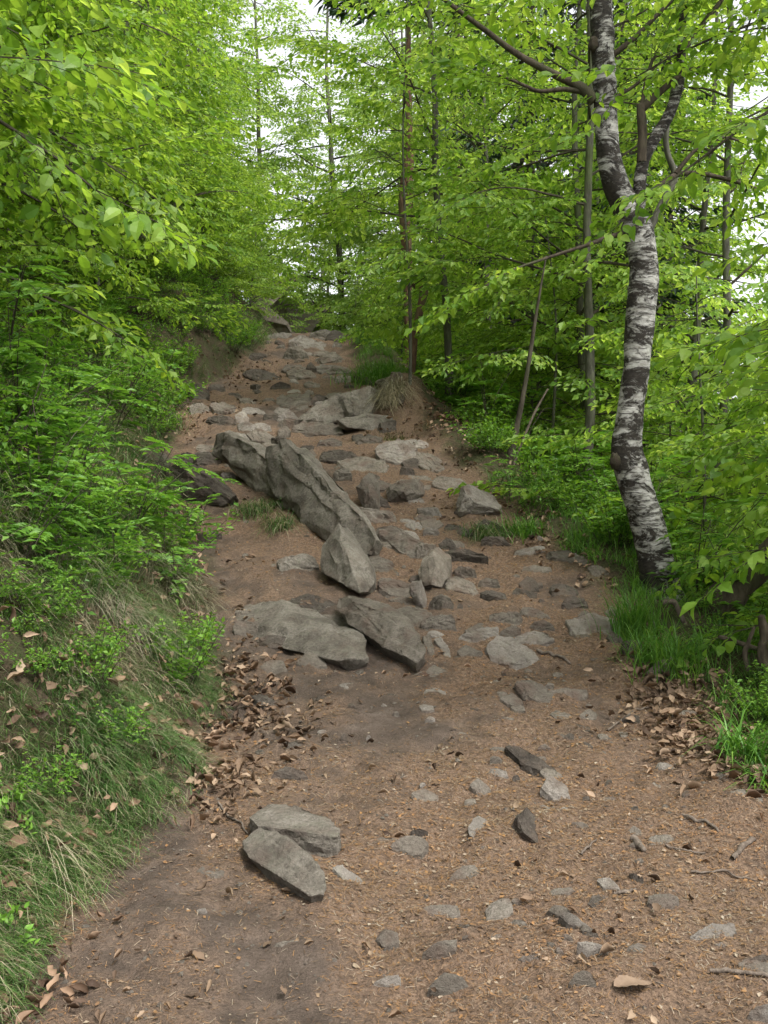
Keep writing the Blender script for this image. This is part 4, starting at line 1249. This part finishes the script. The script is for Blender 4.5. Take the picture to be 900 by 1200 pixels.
P, rr = px_path(fork, D + .02, 90); rr = rr * .72; fo = rough_tube(P, rr, 16, 8).build('fork_stem', M['birch'], birch, True)
fa = fo.data.attributes.new('dark', 'FLOAT', 'POINT'); fa.data.foreach_set('value', np.full(len(fo.data.vertices), .55, np.float32))
gb, gl = Geo(), Geo()
brs = np.random.RandomState(66)
for nodes in [[(697, 118, 15), (680, 100, 13), (655, 90, 10), (628, 76, 9), (603, 62, 8), (575, 40, 7), (545, 18, 6), (515, -5, 5), (470, -40, 3, -.2)],
              [(690, 108, 9), (660, 104, 6), (632, 108, 5), (605, 96, 4), (585, 88, 2)],
              [(737, 272, 7), (712, 278, 6), (690, 287, 5), (660, 296, 4), (630, 306, 3.5, -.1), (595, 318, 2.5, -.2), (570, 335, 2, -.3)],
              [(752, 190, 12), (753, 160, 11), (752, 138, 12), (750, 122, 8)],
              [(752, 128, 10), (768, 112, 9), (785, 98, 7), (806, 82, 5), (822, 78, 3)],
              [(752, 124, 6), (758, 90, 4), (766, 66, 4), (776, 64, 3)],
              [(690, 118, 5), (720, 115, 4), (745, 100, 4), (770, 76, 3)],
              [(758, 232, 9), (772, 220, 8), (792, 203, 7), (822, 203, 6, .1), (860, 212, 5, .2), (890, 222, 3, .3)],
              [(792, 203, 6), (806, 185, 5), (820, 170, 4), (850, 160, 4), (870, 166, 2)],
              [(711, 70, 8), (740, 48, 6), (768, 20, 5), (800, -12, 4)],
              [(705, 0, 7), (670, -40, 6), (630, -100, 3)],
              [(799, 60, 8), (830, 20, 6), (870, -30, 4)]]:
    P, rr = px_path(nodes, D, 26); gq = Geo(); gq.tube(local(P), rr, 8); gq.build('limb', M['bark_dark'], birch, True)
    pos, dirs = [], []
    for t in (.6, .75, .9, 1.0):
        i0 = min(int(t * 25), 24); pos.append(local(P)[i0]); dd = P[i0 + 1] - P[i0]; dd = dd / np.linalg.norm(dd)
        dirs.append(dd + .5 * brs.randn(3) * np.array([1, 1, .3]) + np.array([0, 0, -.2]))
    if rr[-1] < .012: put_sprays(gl, gb, SPRAY, pos, dirs, brs, (.6, 1.0))
for k in range(22):
    a_ = k * 2.4; z = 2.6 + k * .13
    grow_limb(gb, gl, SPRAY, np.array([float(at(700, -200, D)[0]), D, bc[2] + z + .9]) - np.array([bc[0], bc[1], bc[2]]), a_, R(25), 1.4, .02, brs, .3)
gb.build('branches', M['twig'], birch, True); gl.build('crown', M['beech'], birch)

# tree out on the right whose bough crosses the top right corner, and whose leaves fill the right edge
o0 = np.array([2.35, 3.9, Hs(2.35, 3.9)])
RT = thing('beech_tree', 'near beech bough reaching in from the right edge with large fresh leaves', 'tree', o0)
g = Geo(); g.tube([(0, 0, -.3), (.03, .02, 1.2), (.0, .05, 2.4), (.05, 0, 3.6), (0, 0, 5)], [.07, .06, .05, .04, .02], 10); g.build('trunk', M['bark'], RT, True)
gb, gl = Geo(), Geo(); brs = np.random.RandomState(14)
for (z, az, el, ln) in [(3.36, 176, 9, 1.7), (3.42, 184, 9, 1.75), (3.4, 168, 9, 1.5), (3.5, 180, 8, 1.6), (3.6, 160, 6, 1.5)]:
    grow_limb(gb, gl, SPRAY_HI, (0, 0, z - o0[2]), R(az), R(el), ln, .014, brs, .2, .08, .3, sc=(.6, .85), side_len=.22, roll=.12)
for k in range(12):
    grow_limb(gb, gl, SPRAY_HI, (0, 0, 4.1 - o0[2] + .12 * k), k * 2.4, R(20), 1.2, .014, brs, .25)
gb.build('branches', M['twig'], RT); gl.build('crown', M['beech'], RT)
BU = make_beech('beech_bush', 'dense leafy bush on the bank left of the trail below the beeches', 2.3, .03, .12, 1.15, 34, 91, step=.2, el=(0, 45), cat='bush', group='bushes along the left bank', sc=(.6, 1.0))
put(BU, -2.9, 11.2, 0)
for (x, y, rz, s_) in [(-3.1, 13.0, 1, .85), (-2.85, 14.6, 2, .75), (-2.75, 16.2, 3, .75), (-3.3, 9.6, 4, .9), (-3.9, 12.2, 5, 1.1), (-3.7, 14.0, .4, 1.1), (-3.5, 16.0, 1.4, 1.1), (-3.0, 18.0, 2.4, .9), (-2.45, 17.2, 1.1, .65), (-2.3, 18.9, 2.1, .75), (-2.65, 15.6, .3, .65), (-3.3, 17.0, 1.3, 1.0), (-3.6, 8.2, 3.4, .9), (-4.4, 10.4, 4.4, 1.1), (-3.0, 7.2, 1.7, .6), (-4.6, 15, .2, 1.3), (-4.3, 17.8, 3.2, 1.3)]:
    dup(BU, (x, y, Hs(x, y) - .05), rz, s_)
for (x, y, rz, s_) in [(.7, 19.2, 4, .9), (1.0, 21.5, 5, 1.2), (.25, 15.5, 1.1, .5), (.75, 14.0, 2.1, .55), (.3, 17.6, 3.1, .6)]:
    dup(BU, (x, y, Hs(x, y) - .05), rz, s_, 'leafy bush closing the view around the crest of the trail', 'bushes around the crest')
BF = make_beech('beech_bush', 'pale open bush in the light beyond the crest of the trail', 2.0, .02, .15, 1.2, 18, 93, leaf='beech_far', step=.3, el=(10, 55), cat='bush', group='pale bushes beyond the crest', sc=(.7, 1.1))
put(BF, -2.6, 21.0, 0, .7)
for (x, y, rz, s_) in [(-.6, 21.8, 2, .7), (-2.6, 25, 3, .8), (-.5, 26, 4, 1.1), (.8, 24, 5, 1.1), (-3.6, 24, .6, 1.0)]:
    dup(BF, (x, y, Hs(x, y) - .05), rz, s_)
for (x, y, rz, s_) in [(2.3, 13.2, 1, 1.1), (3.1, 15.2, 2, 1.2), (4.6, 16.5, 3, 1.4), (2.0, 17.4, 4, 1.2), (3.4, 20, 5, 1.4), (5.4, 12.5, .5, 1.3), (3.9, 11.2, 1.5, 1.2), (6.2, 15.5, 2.5, 1.6), (1.5, 11.3, 3.5, .8), (2.7, 10.0, 4.5, .9), (5.8, 19.5, .3, 1.6), (7.2, 17, 1.3, 1.6)]:
    dup(BU, (x, y, Hs(x, y) - .05), rz, s_, 'leafy bush on the wooded slope right of the trail', 'bushes on the right slope')
RN = make_beech('beech_sapling', 'near sapling with big bright leaves at the right edge below the birch branches', 3.0, .03, .7, .98, 26, 72, SPRAY_HI, step=.2, el=(-5, 20), cat='sapling', droop=.3)
put(RN, 2.45, 4.8, .5)
RN2 = dup(RN, (2.75, 5.8, Hs(2.75, 5.8)), 2.2, 1.05, 'sapling with layered bright leaves right of the birch trunk')
dup(RN, (3.3, 7.4, Hs(3.3, 7.4)), 4.0, 1.2, 'sapling behind the layered sapling right of the birch trunk')

# leaning dark trunk, stump roots and dead wood beside the birch
for (name, lab, cat, nodes, d, mat, extra) in [
    ('leaning_tree', 'dark mossy trunk leaning out over the slope beside the birch', 'tree trunk', [(800, 752, 60), (820, 735, 52), (845, 706, 46), (872, 680, 38), (900, 655, 34), (935, 610, 28), (980, 540, 24)], 5.9, 'bark_dark', 0),
    ('dead_branch', 'bent bare branch lying between birch foot and leaning trunk', 'branch', [(775, 706, 6), (790, 704, 7), (797, 720, 6), (806, 738, 5), (816, 752, 4)], 5.6, 'dry_wood', 0),
    ('dead_branch', 'long grey branch lying level at the right edge below the leaning trunk', 'branch', [(842, 746, 5), (862, 752, 6), (885, 760, 6), (915, 764, 6)], 5.2, 'bark_dark', 0),
    ('tree_stump', 'gnarled dark stump at the right edge', 'stump', [(902, 790, 18), (894, 770, 15), (897, 745, 13), (892, 722, 9)], 5.0, 'bark_dark', 0),
    ('dead_branch', 'forked dead stick hanging at the right edge beside the stump', 'branch', [(876, 786, 5), (872, 765, 6), (880, 745, 5), (884, 735, 4)], 5.0, 'bark_dark', 0),
    ('leaning_sapling', 'bare leaning stem right of the straight grey trunk', 'sapling', [(590, 570, 11), (600, 525, 9), (610, 480, 7), (619, 430, 5), (628, 370, 4), (640, 300, 2)], 9.2, 'twig', 0),
    ('dead_branch', 'pale bare stick slanting beside the leaning stem', 'branch', [(600, 550, 3), (615, 510, 3), (628, 480, 3), (642, 456, 2)], 9.0, 'dry_wood', 0),
    ('bare_tree', 'thin bare stem slanting up in front of the reddish conifer', 'sapling', [(482, 455, 7), (486, 390, 8), (500, 330, 10), (494, 345, 10), (478, 320, 9), (470, 240, 8), (480, 150, 7)], 12.5, 'bark_red', 0),
    ('slanting_tree', 'pale smooth trunk slanting behind the birch fork', 'tree trunk', [(745, 330, 11), (760, 270, 10), (778, 235, 9), (795, 205, 8), (782, 185, 8), (779, 160, 7), (790, 100, 6), (800, 0, 4)], 7.4, 'bark', 0)]:
    P, rr = px_path(nodes, d, 40); g = Geo()
    c = P[0].copy(); c[2] = min(c[2], Hs(c[0], c[1]))
    g.tube(P - c, rr * (1 + .14 * vnoise(np.arange(40) * .45, np.full(40, d))), 12)
    o = g.build(name, M[mat], None, True); o.location = Vector([float(t) for t in c]); tag(o, lab, cat)

# ------------------------------------------------------------------ undergrowth plants
def make_rowan(seed, h=.45, nst=3, leafl=.054):
    rs = np.random.RandomState(seed)
    gs, gl = Geo(), Geo()
    V, Q = leaf_lo(.42, .1, .08)
    for s_ in range(nst):
        a_ = rs.rand() * 6.28; tl = rs.uniform(.15, .55)
        n = 6; top = h * rs.uniform(.7, 1.1)
        pts = np.array([[math.cos(a_) * tl * top * t * t, math.sin(a_) * tl * top * t * t, top * t] for t in np.linspace(0, 1, n)])
        gs.tube(pts, np.linspace(.0035, .0018, n), 4)
        for k in range(7):
            t = .25 + .75 * k / 6; p = np.array([np.interp(t, np.linspace(0, 1, n), pts[:, c]) for c in range(3)])
            b = k * 2.4 + rs.rand(); el = R(rs.uniform(0, 40)); rl = rs.uniform(.13, .22)
            d = np.array([math.cos(b) * math.cos(el), math.sin(b) * math.cos(el), math.sin(el)])
            rach = np.array([p + d * rl * q + np.array([0, 0, -.35 * rl * q * q]) for q in np.linspace(0, 1, 5)])
            gs.tube(rach, .0012, 3, False)
            sd = np.cross(d, [0, 0, 1.0]); sd /= np.linalg.norm(sd)
            LP, LD = [], []
            for q in range(6):
                f = .25 + .72 * q / 6; pp = np.array([np.interp(f, np.linspace(0, 1, 5), rach[:, c]) for c in range(3)])
                for sg in (1, -1):
                    LP.append(pp); LD.append(sd * sg + d * .45 + np.array([0, 0, -.1 + .1 * rs.randn()]))
            LP.append(rach[-1]); LD.append(d + np.array([0, 0, -.4]))
            LP = np.array(LP); stamp(gl, V, Q, frames(np.array(LD), .2, rs), LP, leafl * rs.uniform(.8, 1.25, len(LP)))
    return gs, gl


def make_bilberry(seed, h=.28, nst=24, leafl=.027):
    rs = np.random.RandomState(seed)
    gs, gl = Geo(), Geo(); V, Q = leaf_lo(.6, .1, .05)
    for s_ in range(nst):
        a_ = rs.rand() * 6.28; tl = rs.uniform(.1, .9); top = h * rs.uniform(.5, 1.1); r0 = .1 * rs.rand()
        b = np.array([math.cos(a_) * r0, math.sin(a_) * r0, 0]); n = 5
        pts = np.array([b + np.array([math.cos(a_) * tl * top * t, math.sin(a_) * tl * top * t, top * t * (1 - .2 * tl * t)]) for t in np.linspace(0, 1, n)])
        gs.tube(pts, np.linspace(.002, .001, n), 3, False)
        m = 22; ss = rs.uniform(.3, 1, m)
        P = np.stack([np.interp(ss, np.linspace(0, 1, n), pts[:, c]) for c in range(3)], -1) + .012 * rs.randn(m, 3)
        D_ = rs.randn(m, 3) * np.array([1, 1, .4]) + np.array([0, 0, .2])
        stamp(gl, V, Q, frames(D_, .4, rs), P, leafl * rs.uniform(.7, 1.3, m))
    return gs, gl


def plant(name, label, cat, geo2, mats, group=None):
    root = thing(name, label, cat, group=group)
    geo2[0].build('stems', mats[0], root); geo2[1].build('leaves', mats[1], root)
    return root


rowans = [plant('rowan_seedling', 'young rowan with feathered leaves on the left bank', 'seedling', make_rowan(200 + k, .34 + .08 * k, 3 + k % 2), (M['twig'], M['rowan']), 'rowan seedlings on the left bank') for k in range(4)]
bils = [plant('bilberry_shrub', 'low bilberry shrub with small bright leaves among the undergrowth', 'shrub', make_bilberry(300 + k, .24 + .06 * k), (M['twig'], M['bilberry']), 'bilberry shrubs beside the trail') for k in range(3)]
used = set()


def place(lib, idx, loc, rz, s_, label=None, group=None, tilt=(0, 0)):
    src = lib[idx]
    if idx not in used or False:
        pass
    key = (id(lib), idx)
    if key not in used:
        used.add(key); src.location = Vector([float(t) for t in loc]); src.rotation_euler = (tilt[0], tilt[1], rz); src.scale = (s_,) * 3
        if label: src['label'] = label
        if group: src['group'] = group
        return src
    return dup(src, loc, rz, s_, label, group, tilt)


rs = np.random.RandomState(17)
for k, (px, py, s_) in enumerate([(60, 700, 1), (112, 660, 1.1), (40, 610, 1.1), (150, 640, 1.1), (205, 690, .8), (100, 560, 1.2), (30, 520, 1.3), (236, 640, .8), (60, 640, 1), (140, 700, .8), (20, 680, .9),
                                  (130, 520, 1.2), (75, 500, 1.3), (160, 480, 1.3), (10, 560, 1.1), (95, 610, 1.1), (150, 670, .9), (80, 730, .7), (35, 740, .7), (190, 655, .9), (50, 460, 1.4), (110, 440, 1.4), (165, 440, 1.4), (10, 470, 1.5), (140, 410, 1.5)]):
    c = ground(px, py); place(rowans, k % 4, c - np.array([0, 0, .02]), rs.rand() * 6.28, s_, tilt=(0, .25))
c = ground(205, 815); dup(rowans[1], c, 2.0, .45, 'single small rowan sprig hanging over the leaf drift on the bank', tilt=(.2, .5))
c = ground(262, 545); dup(rowans[0], c, .6, .45, 'small rowan sprig growing beside the mossy leaning slab', tilt=(0, .2))
c = ground(598, 590); dup(rowans[2], c, 1.6, .6, 'bright rowan seedling on the slope right of the whitish block')
for k in range(165):
    Y_ = rs.uniform(4.6, 15); X_ = float(xl(Y_)) - rs.uniform(.1, 1.7)
    if Y_ < 5.4 and rs.rand() < .6: X_ -= .5
    if 6.6 < Y_ < 8.8 and X_ > float(xl(Y_)) - .75: continue
    s_ = rs.uniform(.8, 1.5)
    place(bils, k % 3, (X_, Y_, Hs(X_, Y_) - .02), rs.rand() * 6.28, s_)
for k in range(26):
    Y_ = rs.uniform(2.9, 5.2); X_ = float(xl(Y_)) - rs.uniform(.18, .75)
    dup(bils[k % 3], (X_, Y_, Hs(X_, Y_) - .02), rs.rand() * 6.28, rs.uniform(.35, .7), 'little bright seedling sprouting between grass on the near bank', 'seedlings on the near bank')
for k in range(85):
    Y_ = 3.6 * (13 / 3.6) ** rs.rand(); X_ = float(xr(Y_)) + (rs.uniform(.35, 1.3) if Y_ > 4.8 else rs.uniform(.2, .75))
    s_ = rs.uniform(.9, 1.7) if Y_ > 5.8 else rs.uniform(.45, .8)
    dup(bils[k % 3], (X_, Y_, Hs(X_, Y_) - .02), rs.rand() * 6.28, s_)
for k in range(28):
    Y_ = rs.uniform(5.6, 13); X_ = float(xr(Y_)) + rs.uniform(.4, 1.5)
    dup(rowans[k % 4], (X_, Y_, Hs(X_, Y_) - .02), rs.rand() * 6.28, rs.uniform(.9, 1.6), 'feathery green seedling on the slope below the right rim', 'seedlings on the right slope')
# spruce seedling tips at the left edge
for (px, py, lab) in [(14, 985, 'bright spruce seedling tips at the left edge above the lower grass'), (12, 1120, 'bright green seedling low at the left edge near the bottom')]:
    c = ground(px, py); root = thing('spruce_seedling', lab, 'seedling', c)
    gs, gl = Geo(), Geo(); V, Q = leaf_hi(.5, .05, .05)
    for s_ in range(7):
        a_ = s_ * .9; tip = .7 * np.array([math.cos(a_) * .06, math.sin(a_) * .05, .05 + .022 * s_])
        gs.tube([(0, 0, 0), tip * .5, tip], [.002, .0015, .001], 3)
        k = 10; stamp(gl, V, Q, frames(rs.randn(k, 3) * .6 + tip / .1, .5, rs), np.repeat(tip[None], k, 0) + .008 * rs.randn(k, 3), np.full(k, .022))
    gs.build('stems', M['twig'], root); gl.build('leaves', M['tip'], root)

# ------------------------------------------------------------------ sticks and the tan leaf
for (nodes, lab) in [([(800, 957, 5), (812, 966, 5), (828, 966, 4), (842, 977, 3)], 'crooked grey twig lying on the right of the trail'),
                     ([(857, 1008, 6), (868, 996, 7), (884, 981, 6)], 'thick pale stick lying aslant at the right edge'),
                     ([(832, 1143, 6), (860, 1145, 6), (905, 1146, 5)], 'long straight stick lying level near the bottom right'),
                     ([(712, 855, 3), (728, 846, 3), (740, 836, 3), (760, 830, 2)], 'thin curved twig beside a small flat stone on the right'),
                     ([(742, 984, 9), (748, 990, 10), (754, 996, 7)], 'short dark piece of wood under the grey cone of stone'),
                     ([(680, 1008, 3), (690, 1000, 3), (700, 990, 2)], 'thin pale twig on the open soil of the lower trail'),
                     ([(780, 992, 3), (800, 1000, 3), (826, 1000, 2)], 'dark thin twig below the crooked grey twig'),
                     ([(630, 762, 4), (650, 770, 4), (668, 778, 3)], 'brown root-like twig right of the pale block'),
                     ([(718, 1045, 4), (736, 1042, 5), (745, 1040, 3)], 'short brown twig on the lower right of the trail'),
                     ([(255, 945, 3), (275, 962, 3), (290, 975, 2)], 'fine twig curving towards the two front slabs'),
                     ([(810, 1020, 3), (850, 1022, 3), (885, 1030, 2)], 'slender twig lying below the thick pale stick')]:
    pts = np.array([ground(a[0], a[1], .008) for a in nodes]); d = pts[:, 1].mean()
    u = np.linspace(0, len(nodes) - 1, 14)
    P = np.stack([np.interp(u, np.arange(len(nodes)), pts[:, c]) for c in range(3)], -1); P[:, 2] = H(P[:, 0], P[:, 1], True) + .008
    rr = np.interp(u, np.arange(len(nodes)), [a[2] * .5 * d / F for a in nodes]) * rs.uniform(.85, 1.15, 14)
    P += .0014 * rs.randn(14, 3)
    g = Geo(); g.tube(P - P[0], rr, 7); o = g.build('twig', M['dry_wood'], None, True); o.location = Vector([float(t) for t in P[0]]); tag(o, lab, 'twig')

c = ground(742, 1160)
lf = thing('dry_leaf', 'single large tan leaf lying flat near the bottom of the trail', 'leaf', (c[0], c[1], c[2] + .012))
g = Geo()
n = 14; u = np.linspace(0, 1, n)
wd = .027 * np.sin(u ** .85 * math.pi) ** .8 * (1 + .10 * np.sin(u * 31)) + .0008; xx = -.05 + .10 * u
rows = []
for s_ in (-1, -.5, 0, .5, 1):
    rows.append(np.stack([xx, s_ * wd, .008 * abs(s_) ** 1.5 * (1 + .6 * np.sin(u * 5 + s_)) + .004 * np.sin(u * 5)], -1))
V = np.stack(rows, 0); i = np.arange(4)[:, None] * n + np.arange(n - 1)[None, :]
g.add(V, np.stack([i, i + 1, i + n + 1, i + n], -1).reshape(-1, 4))
nl_ = N('tan_leaf', .75, .2); nl_.color(nl_.ramp(nl_.noise(nl_.coord(), 40, 5, .7), [(.3, (.115, .078, .052)), (.7, (.19, .135, .092))]))
g.build('blade', nl_.m, lf, True)
g = Geo(); g.tube([(.055, -.004, .004), (.075, -.02, .003), (.085, -.035, .001)], [.0016, .0013, .001], 5); g.build('stalk', M['dry_wood'], lf)
lf.rotation_euler = (.1, -.05, .15)

# moss cushions on and by the outcrop
for (px, py, rad, lab) in [(425, 498, .16, 'yellow-green moss cushion under the rock shelf'), (452, 512, .2, 'moss cushion at the outcrop corner below the straw tuft')]:
    c = ground(px, py); g = Geo(); k = 1500
    X = rad * rs.randn(k) * .5; Y = rad * rs.randn(k) * .5
    blades(g, X + c[0], Y + c[1], rs, (.02, .05), .006, .6, .4, segs=1); g.v[0] -= c.astype(np.float32)
    o = g.build('moss_cushion', M['moss']); o.location = Vector([float(t) for t in c]); tag(o, lab, 'moss')
